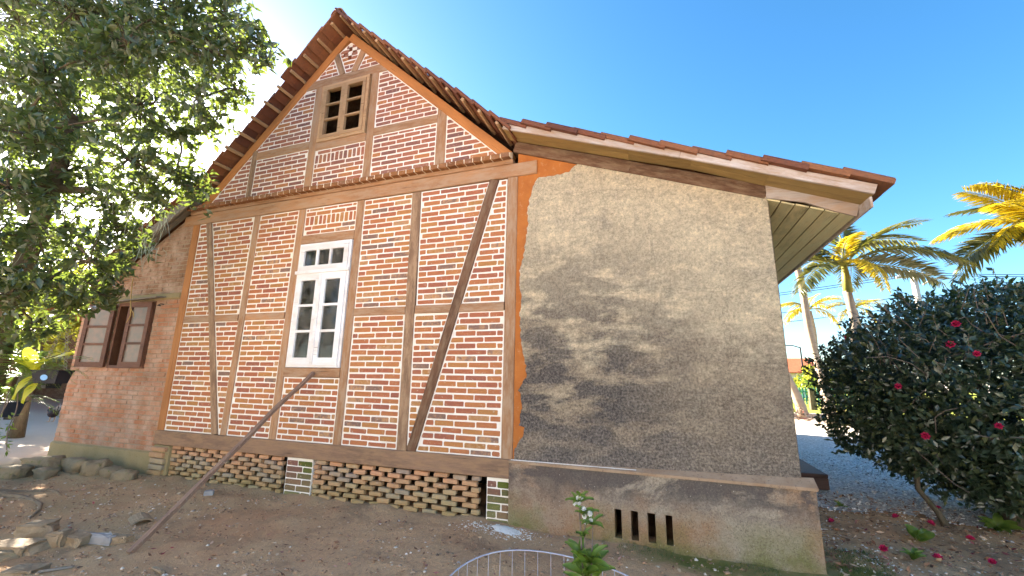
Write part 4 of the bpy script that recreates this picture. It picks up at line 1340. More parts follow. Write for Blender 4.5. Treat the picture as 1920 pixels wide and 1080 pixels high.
def cluster_leaves(clusters, per_m2, Lr, Wf, twigs=None, sub=0.16, up=0.35, out=0.6):
    """leaves gathered in little tufts inside ellipsoidal clusters"""
    Ps = []; Ds = []; Ns = []
    for (x, y, z, r, *rest) in clusters:
        ntuft = max(5, int(per_m2 * r * r))
        u = unit(rng.normal(size=(ntuft, 3)))
        rr_ = r * (0.30 + 0.75 * rng.random((ntuft, 1)) ** 0.55)
        q = rest[0] if rest else 1.0
        C = np.array([x, y, z]) + u * rr_ * np.array([1, q, 0.85])
        for c, uu in zip(C, u):
            k = rng.integers(6, 13)
            ax = unit(uu * out + rng.normal(size=3) * 0.6 + np.array([0, 0, up]))
            t = rng.random((k, 1))
            p = c - ax * sub * (1 - t) * 1.4 + rng.normal(size=(k, 3)) * 0.012
            d = unit(rng.normal(size=(k, 3)) + ax * 0.9 + np.array([0, 0, -0.15]))
            Ps.append(p); Ds.append(d); Ns.append(unit(rng.normal(size=(k, 3)) * 0.6 + np.array([0, 0, 1.0])))
            if twigs is not None and rng.random() < 0.35:
                twigs.append(((x, y, z), tuple(c)))
    P = np.concatenate(Ps); D = np.concatenate(Ds); Nn = np.concatenate(Ns)
    L = rng.uniform(*Lr, len(P)); W = L * rng.uniform(Wf * 0.8, Wf * 1.2, len(P))
    return leaf_arrays(P, D, Nn, L, W)
def curved(p, q, bend=0.12, n=6, sagv=(0, 0, 0)):
    p = Vector(p); q = Vector(q)
    L = (q - p).length
    a = Vector((random.uniform(-1, 1), random.uniform(-1, 1), random.uniform(-.3, 1))) * bend * L
    b = Vector((random.uniform(-1, 1), random.uniform(-1, 1), random.uniform(-1, 1))) * bend * L * .5
    return [p.lerp(q, t) + a * math.sin(math.pi * t) + b * math.sin(2 * math.pi * t) + Vector(sagv) * math.sin(math.pi * t) for t in [i / n for i in range(n + 1)]]

def grow_tree(name, label, base, clusters, trunk_pts, r_trunk, leafmat, Lr, Wf, per_m2, group=None, lichen=False):
    t = thing(name, label, 'tree', base, group)
    wood = MB()
    npt = len(trunk_pts)
    radii = [r_trunk * (1.35 if i == 0 else 1 - 0.55 * i / (npt - 1)) for i in range(npt)]
    wood.tube(trunk_pts, radii, 12)
    nodes_ = [(Vector(p), radii[i], 0) for i, p in enumerate(trunk_pts) if i > 0]
    tw = []
    order = sorted(clusters, key=lambda c: (Vector(c[:3]) - Vector(trunk_pts[-1])).length)
    for c in order:
        q = Vector(c[:3])
        best = min(nodes_, key=lambda nd: (nd[0] - q).length * (1 + 0.04 * nd[2]) + (0.6 if nd[0].z > q.z + 0.5 else 0))
        pts = curved(best[0], q, 0.10, 6)
        ra = min(best[1] * 0.72, 0.10); rb = max(0.014, ra * 0.4)
        wood.tube(pts, [lerp(ra, rb, i / 6) for i in range(7)], 7)
        for i in (3, 6): nodes_.append((pts[i], lerp(ra, rb, i / 6), best[2] + 1))
    V, F = cluster_leaves(clusters, per_m2, Lr, Wf, tw)
    for a, b in tw:
        wood.tube(curved(a, b, .08, 3), [0.012, .009, .006, .003], 4, False)
    wood.build('trunk', M_bark, t, smooth=True)
    obj('crown', np_mesh('crown', V, F, leafmat), t, kind='stuff')
    return t

NEAR = [(-10.5, -1.6, 7.71, 0.86), (-7.56, -2.0, 6.49, 0.68), (-7.17, -1.6, 6.65, 0.71), (-5.45, -1.9, 5.9, 0.53), (-4.87, -1.7, 5.83, 0.46), (-4.37, -1.7, 5.33, 0.31), (-4.01, -1.7, 4.98, 0.19), (-4.77, -1.8, 5.18, 0.44), (-6.26, -1.5, 5.76, 0.52), (-7.64, -2.2, 5.39, 0.56), (-8.06, -1.5, 6.05, 0.66), (-4.7, -1.6, 4.84, 0.29), (-4.89, -1.8, 4.6, 0.34), (-5.77, -1.9, 4.62, 0.51), (-7.97, -1.5, 5.12, 0.56), (-8.61, -1.8, 5.06, 0.55), (-5.7, -1.5, 4.5, 0.34), (-5.18, -1.4, 4.57, 0.22), (-5.74, -1.9, 3.92, 0.44), (-7.81, -1.6, 4.26, 0.53), (-7.66, -2.0, 3.81, 0.41), (-5.89, -1.3, 4.03, 0.42), (-5.54, -1.2, 3.84, 0.24), (-5.97, -1.5, 3.65, 0.34), (-7.06, -1.4, 3.77, 0.33), (-6.69, -1.9, 3.17, 0.38), (-8.15, -1.7, 3.24, 0.44), (-6.57, -1.4, 3.33, 0.35), (-6.22, -1.8, 2.76, 0.37), (-7.14, -1.8, 2.62, 0.39), (-6.94, -2.1, 2.35, 0.3), (-6.69, -1.3, 2.78, 0.28), (-6.79, -1.6, 2.31, 0.3), (-7.13, -1.8, 2.09, 0.29), (-6.61, -1.1, 3.13, 0.16), (-6.92, -1.3, 2.47, 0.21), (-8.01, -1.6, 1.87, 0.21),
        (-7.0, -2.3, 3.0, .35), (-7.2, -2.3, 2.55, .32), (-6.75, -2.4, 3.5, .38), (-6.6, -2.4, 4.1, .42), (-7.4, -2.2, 4.5, .45), (-6.9, -2.3, 5.0, .45), (-7.5, -2.3, 2.2, .28), (-7.9, -2.1, 2.6, .36), (-6.5, -2.0, 2.5, .30), (-6.35, -1.6, 2.42, .22), (-6.9, -1.9, 1.95, .20), (-6.2, -2.1, 5.3, .45), (-5.6, -2.2, 5.2, .38), (-5.2, -1.9, 5.4, .36), (-9.2, -2.2, 7.2, .8), (-8.9, -2.0, 4.0, .5), (-8.8, -1.0, 6.9, .8)]
tree = grow_tree('evergreen_tree', 'large mossy evergreen tree hanging over the left end of the house', (-8.2, -1.6, 0), NEAR,
                 [(-8.22, -1.62, -.05), (-8.20, -1.60, .35), (-8.24, -1.60, 1.2), (-8.15, -1.62, 2.2), (-8.0, -1.66, 3.1), (-7.75, -1.70, 4.0), (-7.5, -1.72, 4.9)], 0.17,
                 M_leaf, (0.075, 0.15), 0.42, 290)
# roots spreading on the ground and lichen beards on the limbs
rb = MB()
for a, L in ((-.15, 1.2), (-.55, 1.0), (.3, .6), (-1.3, .9)):
    pts = []
    for i in range(9):
        t = i / 8
        x = -8.15 + math.cos(a + .3 * math.sin(3 * t)) * (L + .7) * t; y = -1.62 + math.sin(a + .3 * math.sin(3 * t)) * (L + .5) * t
        pts.append((x, y, gh(x, y) + .02 * (1 - t) - .012 + .012 * math.sin(9 * t + a)))
    rb.tube(pts, [lerp(.065, .012, i / 8) for i in range(9)], 7)
rb.build('root', M_rootbark, tree, smooth=True)
lb = MB()
for (cx_, cy_, cz_, n_) in ((-6.25, -1.55, 3.95, 60), (-5.95, -1.5, 3.6, 50), (-7.3, -1.7, 3.3, 60), (-8.2, -1.7, 3.0, 60), (-6.25, -1.3, 3.15, 26)):
    for _ in range(n_):
        p = Vector((cx_ + random.gauss(0, .14), cy_ + random.gauss(0, .1), cz_ + random.gauss(0, .08)))
        q = p + Vector((random.gauss(0, .06), random.gauss(0, .06), -random.uniform(.1, .38)))
        lb.tube([p, p.lerp(q, .5) + Vector((random.gauss(0, .03), 0, 0)), q], [.003, .0025, .001], 3, False)
lb.build('lichen_beard', M_lichen, tree, kind='stuff')

# sunlit trees beyond the lean-to
for i, (bx, by, lab) in enumerate((((-14.0), 6.5, 'sunlit yellow-green tree behind the lean-to roof'), (-19.5, 3.2, 'sunlit tree over the dark shed at the far left'), (-16.5, 12.5, 'tall sunlit tree far behind the lean-to'))):
    cl = []
    for k in range(16):
        u = unit(rng.normal(size=3)); s = rng.uniform(.3, 1.0)
        cl.append((bx + u[0] * 2.0 * s, by + u[1] * 1.8 * s, 3.6 + i * .5 + u[2] * 1.7 * s, rng.uniform(.6, .95)))
    grow_tree('background_tree', lab, (bx, by, 0), cl, [(bx, by, -.1), (bx + .05, by, 1.2), (bx - .05, by, 2.4), (bx, by, 3.4)], .16, M_leaf_yel, (.16, .26), .5, 26, group='sunlit trees beyond the lean-to')

cl = [(-13.2 + random.uniform(-1.2, 1.2), 1.2 + random.uniform(-.9, .9), random.uniform(2.1, 4.3), random.uniform(.45, .7)) for _ in range(15)]
grow_tree('background_tree', 'low sunlit tree just left of the lean-to corner', (-14.2, 1.2, 0), cl, [(-14.2, 1.2, -.1), (-14.15, 1.2, .7), (-14.2, 1.2, 1.4), (-14.1, 1.2, 2.2)], .11, M_leaf_yel, (.12, .2), .5, 60, group='sunlit trees beyond the lean-to')

# ------------------------------------------------------------------ camellia bush at the right
BC = np.array([3.78, 2.15, 1.36]); BR = np.array([1.80, 1.45, 1.36])
bush = thing('camellia_bush', 'large dark rounded camellia bush with red flowers beside the gravel yard', 'bush', (3.3, 2.0, 0))
def lump(u):
    return np.array([1 + 0.10 * fbm(a, b, c, 1.6) + 0.05 * fbm(a, b, c + 5, 4.5) for a, b, c in u])
u = unit(rng.normal(size=(9000, 3)))
sh = lump(u)[:, None]
rad_ = (0.42 + 0.60 * rng.random((9000, 1)) ** 0.5) * sh
flat = np.where(u[:, 2:3] < -0.55, 0.93, 1.0)
C = BC + u * BR * rad_ * flat
C[:, 2] = np.maximum(C[:, 2], 0.10 + 0.12 * rng.random(9000))
Ps = []; Ds = []; Ns = []
for c, uu in zip(C, u):
    k = rng.integers(5, 10)
    ax = unit(uu * .9 + rng.normal(size=3) * .5 + np.array([0, 0, .15]))
    Ps.append(c - ax * .13 * rng.random((k, 1)) + rng.normal(size=(k, 3)) * .012)
    Ds.append(unit(rng.normal(size=(k, 3)) + ax * .8))
    Ns.append(unit(rng.normal(size=(k, 3)) * .5 + uu * .7 + np.array([0, 0, .6])))
# loose sprigs standing out of the top and the left
bw = MB()
for _ in range(130):
    a = rng.uniform(-3.3, .6); e = rng.uniform(.15, 1.2)
    uu = np.array([math.cos(a) * math.cos(e), math.sin(a) * math.cos(e), math.sin(e)])
    p0 = BC + uu * BR * .95; L_ = rng.uniform(.12, .36)
    d = unit(uu * .8 + rng.normal(size=3) * .4 + np.array([0, 0, .5]))
    k = int(5 + L_ * 22)
    t = rng.random((k, 1))
    Ps.append(p0 + d * L_ * t); Ds.append(unit(rng.normal(size=(k, 3)) + d * .7)); Ns.append(unit(rng.normal(size=(k, 3)) * .5 + np.array([0, 0, 1.0])))
    bw.tube([p0, p0 + d * L_ * .5 + rng.normal(size=3) * .02, p0 + d * L_], [.006, .004, .002], 4, False)
P = np.concatenate(Ps); D = np.concatenate(Ds); Nn = np.concatenate(Ns)
L = rng.uniform(.055, .095, len(P))
V, F = leaf_arrays(P, D, Nn, L, L * rng.uniform(.42, .56, len(P)), .1)
obj('crown', np_mesh('crown', V, F, M_leaf_cam), bush, kind='stuff')
bw.build('sprig', M_twig, bush, kind='stuff')
bw = MB()
bw.tube([(2.86, 1.73, -.05), (2.80, 1.74, .12), (2.68, 1.80, .34), (2.75, 1.9, .6), (3.2, 2.0, 1.1)], [.045, .032, .028, .026, .02], 8)
bw.build('trunk', M_bark, bush, smooth=True)
b = MB()
for k in range(5):
    a = k * 1.3
    b.tube([(3.62 + .14 * math.cos(a), 2.0 + .12 * math.sin(a), -.05), (3.66 + .10 * math.cos(a), 2.0, .35), (3.7 + .45 * math.cos(a), 2.1 + .4 * math.sin(a), 1.0), (3.75 + .9 * math.cos(a), 2.15 + .8 * math.sin(a), 1.7)], [.085, .065, .05, .025], 8)
b.build('trunk', M_bark, bush, smooth=True)
b = MB()
for _ in range(46):                                        # bare pale twigs among the leaves
    a = rng.uniform(-2.7, -.9); e = rng.uniform(-.5, .9)
    uu = np.array([math.cos(a) * math.cos(e), math.sin(a) * math.cos(e), math.sin(e)])
    p0 = BC + uu * BR * .88
    d = unit(np.array([rng.normal() * .8, -.35 + rng.normal() * .15, .6 + rng.normal() * .5]))
    L_ = rng.uniform(.25, .6)
    b.tube(curved(p0, p0 + d * L_ + uu * .16, .14, 4), [.006, .005, .005, .004, .003], 4, False)
b.build('twig', M_twig, bush, kind='stuff')
def flower_mesh(r, name='camellia_flower', mat=None):
    P = []; D = []; N_ = []
    for ring, (k, el) in enumerate(((7, .15), (7, .7), (5, 1.15))):
        for i in range(k):
            a = 2 * math.pi * (i + ring * .5) / k
            P.append((0, 0, 0)); D.append((math.cos(a) * math.cos(el), math.sin(a) * math.cos(el), math.sin(el))); N_.append((0, 0, 1))
    P = np.array(P, float); D = np.array(D); N_ = np.array(N_, float)
    V, F = leaf_arrays(P, D, N_, np.full(len(P), r), np.full(len(P), r * .95), -.12)
    return np_mesh(name, V, F, mat or M_petal)
FM = flower_mesh(.05)
def on_bush(p):
    d = np.array(p) - np.array(CAM_P); o = (np.array(CAM_P) - BC) / (BR * 1.0); dd = d / (BR * 1.0)
    A = dd @ dd; B = o @ dd; Cc = o @ o - 1
    q = B * B - A * Cc
    t = (-B - math.sqrt(max(q, 0))) / A
    return np.array(CAM_P) + d * t
for p in ((2.51, 1.4, 1.48), (2.67, 1.4, .97), (3.28, 1.4, 1.10), (2.10, 1.4, 2.02), (3.23, 1.4, 1.83), (3.03, 1.4, 1.93), (3.11, 1.4, 2.15)):
    q = on_bush(p)
    nrm = Vector(unit((q - BC) / BR)); nrm = (nrm + Vector((-.2, -.5, .1))).normalized()
    o = obj('camellia_flower', FM, bush)
    o.location = Vector(q) + nrm * .03
    o.rotation_euler = nrm.to_track_quat('Z', 'Y').to_euler()
    s_ = random.uniform(.6, .95); o.scale = (s_, s_, s_)

# ------------------------------------------------------------------ palms, pole, lamp, far things
def frond_mesh(L, nleaf, leaflen, droop, seed, mat, curl=0.0):
    r = np.random.default_rng(seed)
    def pt(t): return np.array([L * t * (1 - .12 * droop * t), 0, L * (0.45 * t - droop * t * t)])
    P = []; D = []; Nn = []; Ls = []
    for i in range(nleaf):
        t = .12 + .88 * i / nleaf
        p = pt(t); tg = unit(pt(min(1, t + .02)) - pt(t - .02))
        for s in (-1, 1):
            side = np.array([0, s, 0])
            d = unit(tg * (.45 + .5 * t) + side * 1.0 + np.array([0, 0, .25 - curl]) + r.normal(size=3) * .09)
            P.append(p); D.append(d); Nn.append(unit(np.array([0, -s * .4, 1.0]) + r.normal(size=3) * .2)); Ls.append(leaflen * math.sin(math.pi * (.12 + .8 * t)) ** .6 * r.uniform(.85, 1.1))
    Ls = np.array(Ls)
    V, F = leaf_arrays(np.array(P), np.array(D), np.array(Nn), Ls, Ls * .10, .22)
    me = np_mesh('frond', V, F, mat)
    tv, tf = tube([pt(t) for t in np.linspace(0, 1, 9)], list(np.linspace(.035, .006, 9)), 5, False)
    tm = mesh('frond_stalk', tv, tf, M_crownshaft)
    return me, tm
def palm(label, base, crown, L, mats, spec, shaft=True, nleaf=78, r=.105, group='palms behind the house'):
    t = thing('palm_tree', label, 'palm', base, group)
    b = Vector(base); c = Vector(crown)
    pts = [b.lerp(c, i / 10) + Vector((.05 * math.sin(i), 0, 0)) for i in range(11)]
    tb = MB(); tb.tube(pts, [r * (1.5 - .5 * min(1, i / 3)) for i in range(11)], 10)
    tb.build('trunk', M_palmtrunk, t, smooth=True)
    if shaft:
        s = MB(); s.tube([c - Vector((0, 0, .05)), c + Vector((0, 0, .4)), c + Vector((0, 0, 1.0))], [r * 1.15, r * 1.0, r * .4], 10)
        s.build('crownshaft', M_crownshaft, t, smooth=True)
    for i, (az, el, m, sc) in enumerate(spec):
        dr = .55 + .35 * ((i * 37) % 10) / 10
        key = (L, nleaf, i % 3, m)
        if key not in FR: FR[key] = frond_mesh(L, nleaf, L * .31, .45 + .25 * (i % 3), i, mats[m], .25 * (i % 3))
        me, tm = FR[key]
        o = obj('frond', me, t); k = obj('frond_stalk', tm, None)
        o.location = c + Vector((0, 0, .75 if shaft else .1))
        o.rotation_euler = (Matrix.Rotation(rad(az), 3, 'Z') @ Matrix.Rotation(rad(-el), 3, 'Y') @ Matrix.Rotation(random.uniform(-.5, .5), 3, 'X')).to_euler()
        o.scale = (sc, sc, sc)
        k.parent = o
    return t
FR = {}
PM = [M_leaf_palm, M_leaf_palm_sunlit]
palm('tall king palm with dark feather fronds above the camellia bush', (5.2, 10, 0), (5.28, 10, 4.15), 2.5, PM,
     [(5, 30, 0, 1.0), (-25, 8, 0, 1.05), (28, 48, 0, .95), (172, 6, 0, .95), (195, 30, 0, .9), (140, 45, 0, .9), (80, 62, 0, .85), (262, 40, 1, .6), (290, -5, 1, .72), (-10, -18, 0, .9), (215, -12, 0, .85), (60, 20, 0, .9), (105, 12, 0, .9)])
palm('big golden lit palm at the right edge above the bush', (9.75, 9.8, 0), (9.7, 9.8, 4.75), 2.3, PM,
     [(178, 42, 1, .9), (165, 18, 1, .95), (192, -2, 0, 1.05), (184, -22, 0, 1.0), (215, 28, 1, .9), (240, 5, 1, .85), (255, 45, 1, .8), (200, 62, 1, .85), (150, 60, 0, .85), (230, -25, 1, .7), (270, -10, 1, .7), (30, 30, 1, .9), (330, 10, 1, .9), (90, 40, 0, .9), (205, 12, 1, .75), (250, 25, 1, .8)], r=.14)
palm('slim tall palm whose crown is hidden by the eaves', (5.65, 14, 0), (5.1, 14, 6.9), 2.0, PM,
     [(170, 30, 0, .9), (210, 30, 0, .9), (250, 45, 0, .8), (120, 40, 0, .9), (80, 40, 0, .8), (190, 0, 0, .8)], r=.12)
palm('small golden-lit palm low beside the wall corner', (7.85, 22, 0), (7.75, 22, 5.3), 1.9, PM,
     [(0, 20, 1, .9), (180, 20, 1, .9), (225, 10, 1, .9), (315, 10, 1, .9), (150, 30, 1, .8), (30, 30, 1, .8), (270, 20, 1, .8), (200, -15, 1, .9), (340, -15, 1, .9)], False, 40, .12)
palm('golden-lit drooping palm between the trunks and the pole', (9.8, 22, 0), (9.8, 22, 5.3), 1.5, PM,
     [(0, 15, 1, .9), (180, 15, 1, .9), (225, 0, 1, .9), (315, 0, 1, .9), (150, 30, 1, .8), (30, 30, 1, .8), (270, 10, 1, .8), (200, -25, 1, .9), (340, -25, 1, .9)], False, 36, .12)
palm('leaning palm trunk at the lawn edge behind the house corner', (5.62, 17.1, 0), (4.3, 17.1, 5.2), 1.7, PM,
     [(170, 30, 0, .9), (210, 10, 0, .9), (140, 30, 0, .8), (240, 30, 0, .8)], False, 36, .15)
ff = thing('fallen_frond', 'dry brown palm frond lying on the pale strip', 'palm frond', (5.9, 15.9, 0))
fm, ft = frond_mesh(1.8, 40, .5, .5, 91, M_litter)
for k in range(3):
    o = obj('leaflet_spray', fm, ff); o.location = (5.9 + .5 * k, 15.9 - .3 * k, .12); o.rotation_euler = (rad(160), rad(-18), rad(150 + 40 * k))

pole = thing('utility_pole', 'pale utility pole with crossarm above the camellia bush', 'pole', (16.25, 30, 0))
b = MB(); b.tube([(16.25, 30, 0), (16.25, 30, 9.0)], [.24, .17], 10); b.build('shaft', M_conc, pole, smooth=True)
cbox_obj('crossarm', (16.3, 29.8, 8.55), (2.2, .14, .16), M_conc, pole, .02, rot=(0, rad(-3), 0))
for k in range(4):
    V, F = tube([(15.4 + k * .62, 29.8, 8.62), (15.4 + k * .62, 29.8, 8.9)], [.07, .05], 8)
    mobj('insulator', V, F, M_white, pole)
b = MB(); b.tube([(16.5, 29.7, 7.9), (16.9, 29.5, 8.2), (17.5, 29.4, 8.25)], .05, 6); b.build('lamp_arm', M_conc, pole)
for z0_, dy, lab in ((8.75, 0, 'upper power cable running left from the pole'), (8.55, -.3, 'middle power cable running left from the pole'), (7.3, .2, 'lower telephone cable running left from the pole'), (6.6, .3, 'lowest telephone cable running left from the pole')):
    b = MB()
    p, q = Vector((16.2, 29.8 + dy, z0_)), Vector((-16, 33 + dy, z0_ - .3))
    b.tube([p.lerp(q, i / 16) + Vector((0, 0, -1.1 * math.sin(math.pi * i / 16))) for i in range(17)], .022, 4, False)
    q = Vector((45, 27 + dy, z0_))
    b.tube([p.lerp(q, i / 16) + Vector((0, 0, -1.1 * math.sin(math.pi * i / 16))) for i in range(17)], .022, 4, False)
    tag(b.build('power_cable', M_cable), lab, 'cable', 'cables on the utility pole')
lamp = thing('street_lamp', 'distant street lamp beside the house corner', 'street lamp', (11.9, 40, 0))
b = MB(); b.tube([(11.9, 40, 0), (11.9, 40, 4.6)], [.09, .06], 8); b.build('post', M_cable, lamp)
b = MB(); b.tube([(11.9, 40, 4.55), (11.3, 39.9, 4.75), (10.6, 39.8, 4.75)], .05, 6); b.build('arm', M_cable, lamp)
cbox_obj('lamp_head', (10.5, 39.8, 4.72), (.5, .25, .1), M_conc, lamp, .03)
cot = thing('cottage', 'distant cream cottage with a red tiled roof behind the lawn', 'house', (11.5, 50, 0))
b = MB(); b.box(7, 15.2, 47, 54, -.2, 2.5); b.build('wall', M_housewall, cot)
b = MB(); b.add([(6.4, 46.4, 2.4), (15.8, 46.4, 2.4), (15.8, 50.5, 4.1), (6.4, 50.5, 4.1), (6.4, 54.6, 2.4), (15.8, 54.6, 2.4), (6.4, 46.4, 2.5), (15.8, 46.4, 2.5)], [(6, 7, 2, 3), (3, 2, 5, 4), (0, 1, 7, 6)]); b.build('roof', M_redroof, cot)
for x in (9.2, 12.6):
    b = MB(); b.box(x, x + 1.1, 46.95, 47.05, .9, 2.0); f_ = b.build('window', M_white, cot)
    b = MB(); b.box(x + .1, x + 1.0, 46.92, 46.949, 1.0, 1.9); b.build('pane', M_cable, f_)
fen = thing('green_fence', 'low green picket fence across the lawn', 'fence', (9, 29, 0))
for k in range(34):
    o = cbox_obj('picket', (6.4 + k * .17, 29, .62), (.09, .03, 1.1), M_green, fen, .01)
for zz_ in (.35, .9): cbox_obj('fence_rail', (9.2, 29.05, zz_), (5.9, .05, .08), M_green, fen, .01)
cyc = thing('cycad', 'blue-green cycad rosette on the lawn by the house corner', 'plant', (7.9, 24, 0))
cm, ct = frond_mesh(1.0, 26, .22, .55, 5, M_leaf_fern)
b = MB(); b.tube([(7.9, 24, 0), (7.9, 24, 1.15)], [.2, .16], 8); b.build('stem', M_bark, cyc)
for k in range(14):
    o = obj('frond', cm, cyc); o.location = (7.9, 24, 1.15); o.rotation_euler = (0, rad(-15 + (k % 3) * -18), rad(k * 360 / 14))
def shrub(name, label, base, R, n, mat, Lr, group=None, cat='bush'):
    t = thing(name, label, cat, base, group)
    cl = []
    for k in range(n):
        u_ = unit(rng.normal(size=3)); u_[2] = abs(u_[2])
        cl.append((base[0] + u_[0] * R[0] * .6, base[1] + u_[1] * R[1] * .6, base[2] + R[2] * (.3 + .55 * u_[2]), min(R) * .5))
    V, F = cluster_leaves(cl, 60, Lr, .45)
    obj('foliage', np_mesh('foliage', V, F, mat), t, kind='stuff')
    b = MB()
    for c in cl[:6]: b.tube(curved(base, c[:3], .08, 3), [.05, .04, .03, .01], 5, False)
    b.build('stem', M_bark, t)
    return t
shrub('garden_shrub', 'sun-bleached yellow shrub beyond the green fence', (11.5, 34, 0), (2.2, 1.6, 3.0), 9, M_leaf_yel, (.18, .3))
shrub('garden_shrub', 'dark green shrub under the street lamp', (12.2, 37.5, 0), (1.5, 1.5, 2.4), 7, M_leaf_fern, (.18, .3))

# dark open shed at the far left
sh_ = thing('shed', 'dark open shed with slatted roof left of the lean-to', 'shed', (-24, 6, 0))
for x in (-33, -29, -25, -20.4):
    cbox_obj('post', (x, 5.0, 1.7), (.18, .18, 3.5), M_wood_dark, sh_, .02)
b = MB(); b.box(-33.5, -20.2, 9.4, 9.5, -.1, 4.6); b.build('back_wall', M_wood_dark, sh_)
for x in (-20.3, -33.5):
    b = MB(); b.box(x, x + .1, 5.3, 9.39, -.1, 3.3); b.build('side_wall', M_wood_dark, sh_)
for k in range(14):
    t = k / 13
    cbox_obj('roof_slat', (-26.6, lerp(4.4, 9.6, t), lerp(3.25, 4.95, t)), (13.6, .44, .05), M_tile, sh_, .01, rot=(rad(16), 0, 0))
for k in range(14):
    cbox_obj('rafter', (-33 + k * 1.0, 7.0, 3.98), (.08, 5.5, .12), M_wood_new, sh_, .01, rot=(rad(18.1), 0, 0))

# ------------------------------------------------------------------ hanging planters by the tree
def fern(name, label, base, n, L, mat, parent_kind='frond', seed=1):
    t = thing(name, label, 'fern', base, 'ferns in the hanging planters')
    me, tm = frond_mesh(L, 24, L * .2, .75, seed, mat)
    for k in range(n):
        o = obj('frond', me, t); o.location = Vector(base) + Vector((random.uniform(-.1, .1), random.uniform(-.05, .05), 0))
        o.rotation_euler = (0, rad(random.uniform(-60, 5)), rad(k * 360 / n + random.uniform(-20, 20)))
        s_ = random.uniform(.6, 1.1); o.scale = (s_, s_, s_)
    return t
def trough(x, y, z, w, d, h, mat, label, rot=0.0):
    t = thing('hanging_planter', label, 'planter', (x, y, z), 'planters hanging from the tree')
    b = MB()
    k = .82
    o_ = [(-w / 2, -d / 2), (w / 2, -d / 2), (w / 2, d / 2), (-w / 2, d / 2)]
    V = [(a * k, c * k, 0) for a, c in o_] + [(a, c, h) for a, c in o_] + [(a * 1.05, c * 1.09, h) for a, c in o_] + [(a * 1.05, c * 1.09, h + .018) for a, c in o_] + [(a * .94, c * .9, h + .018) for a, c in o_] + [(a * .93, c * .88, h - .03) for a, c in o_]
    F = [(3, 2, 1, 0)]
    for s in range(5):
        for i in range(4): F.append((s * 4 + i, s * 4 + (i + 1) % 4, s * 4 + 4 + (i + 1) % 4, s * 4 + 4 + i))
    F.append((20, 21, 22, 23))
    R3 = Matrix.Rotation(rot, 3, 'Z')
    b.add([tuple(R3 @ Vector(v) + Vector((x, y, z))) for v in V], F)
    b.build('trough', mat, t)
    return t, R3
pt_, R3 = trough(-7.02, -1.55, 1.35, .32, .18, .14, M_planter, 'black hanging planter trough with a blue oval sticker', rad(20))
V = [(0.0 + .045 * math.cos(2 * math.pi * k / 20), -.1085 + .0, .07 + .034 * math.sin(2 * math.pi * k / 20)) for k in range(20)]
V = [(v[0], -(.0738 + .0162 * v[2] / .14) * 1.0 - .006, v[2]) for v in V]
mobj('sticker', [tuple(R3 @ Vector(v) + Vector((-7.02, -1.55, 1.35))) for v in V], [tuple(range(20))], M_sticker, pt_)
b = MB()
hook = Vector((-6.98, -1.55, 2.15))
for sx in (-1, 1):
    p = R3 @ Vector((sx * .145, 0, .15)) + Vector((-7.02, -1.55, 1.35))
    nl = 16
    for k in range(nl):
        a, c = p.lerp(hook, k / nl), p.lerp(hook, (k + 1.15) / nl)
        mid = (a + c) / 2; off = Vector((.010, .012, 0)) * (1 if k % 2 else -1)
        b.tube([a, mid + off, c, mid - off, a], .004, 4, False)
b.build('chain', M_chain, pt_, kind='stuff')
trough(-7.95, -1.55, .92, .36, .22, .17, M_planterb, 'navy planter trough at the left edge of the picture', rad(15))
trough(-7.45, -1.35, 1.28, .22, .16, .12, M_planter, 'black planter hanging behind the stickered one', rad(-10))
fern('fern', 'bushy green fern spilling over the far left planters', (-7.62, -1.5, 1.40), 34, .62, M_leaf_fern, seed=3)
fern('fern', 'small green fern in the stickered black planter', (-6.98, -1.55, 1.50), 18, .30, M_leaf_fern, seed=4)
fern('fern', 'drooping fern in the navy planter', (-7.80, -1.55, 1.08), 26, .55, M_leaf_fern, seed=6)
nest = thing('birds_nest_fern', "glowing yellow bird's nest fern in the stickered planter", 'fern', (-7.25, -1.55, 1.53))
def strap(p, q, w, bend, mat, parent, name='frond', wav=.01):
    p = Vector(p); q = Vector(q); d = (q - p).normalized(); s = d.cross(Vector((0, -.6, 1))).normalized(); nn = s.cross(d)
    V = []; F = []
    N_ = 14
    for i in range(N_ + 1):
        t = i / N_
        c = p.lerp(q, t) + nn * bend * math.sin(math.pi * t)
        ww_ = w * math.sin(math.pi * (.08 + .9 * t)) ** .7
        for k_, o_ in enumerate((-1, 0, 1)):
            V.append(tuple(c + s * ww_ * .5 * o_ + nn * (0.012 * abs(o_) + wav * math.sin(9 * t + k_ * 2))))
    for i in range(N_):
        for k_ in range(2):
            a = i * 3 + k_
            F.append((a, a + 1, a + 4, a + 3))
    return mobj(name, V, F, mat, parent, smooth=True)
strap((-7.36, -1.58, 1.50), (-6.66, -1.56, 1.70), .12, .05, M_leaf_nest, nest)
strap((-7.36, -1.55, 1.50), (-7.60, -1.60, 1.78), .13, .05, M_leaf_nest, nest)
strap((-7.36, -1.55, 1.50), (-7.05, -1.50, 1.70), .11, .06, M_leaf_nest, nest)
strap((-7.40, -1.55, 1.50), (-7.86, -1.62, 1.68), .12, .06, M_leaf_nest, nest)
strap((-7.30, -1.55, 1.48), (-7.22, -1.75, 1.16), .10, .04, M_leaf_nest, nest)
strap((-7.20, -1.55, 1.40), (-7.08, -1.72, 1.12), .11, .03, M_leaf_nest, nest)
vine = thing('trailing_vine', 'leafy vine trailing down from the left planters', 'vine', (-7.5, -1.7, 1.0))
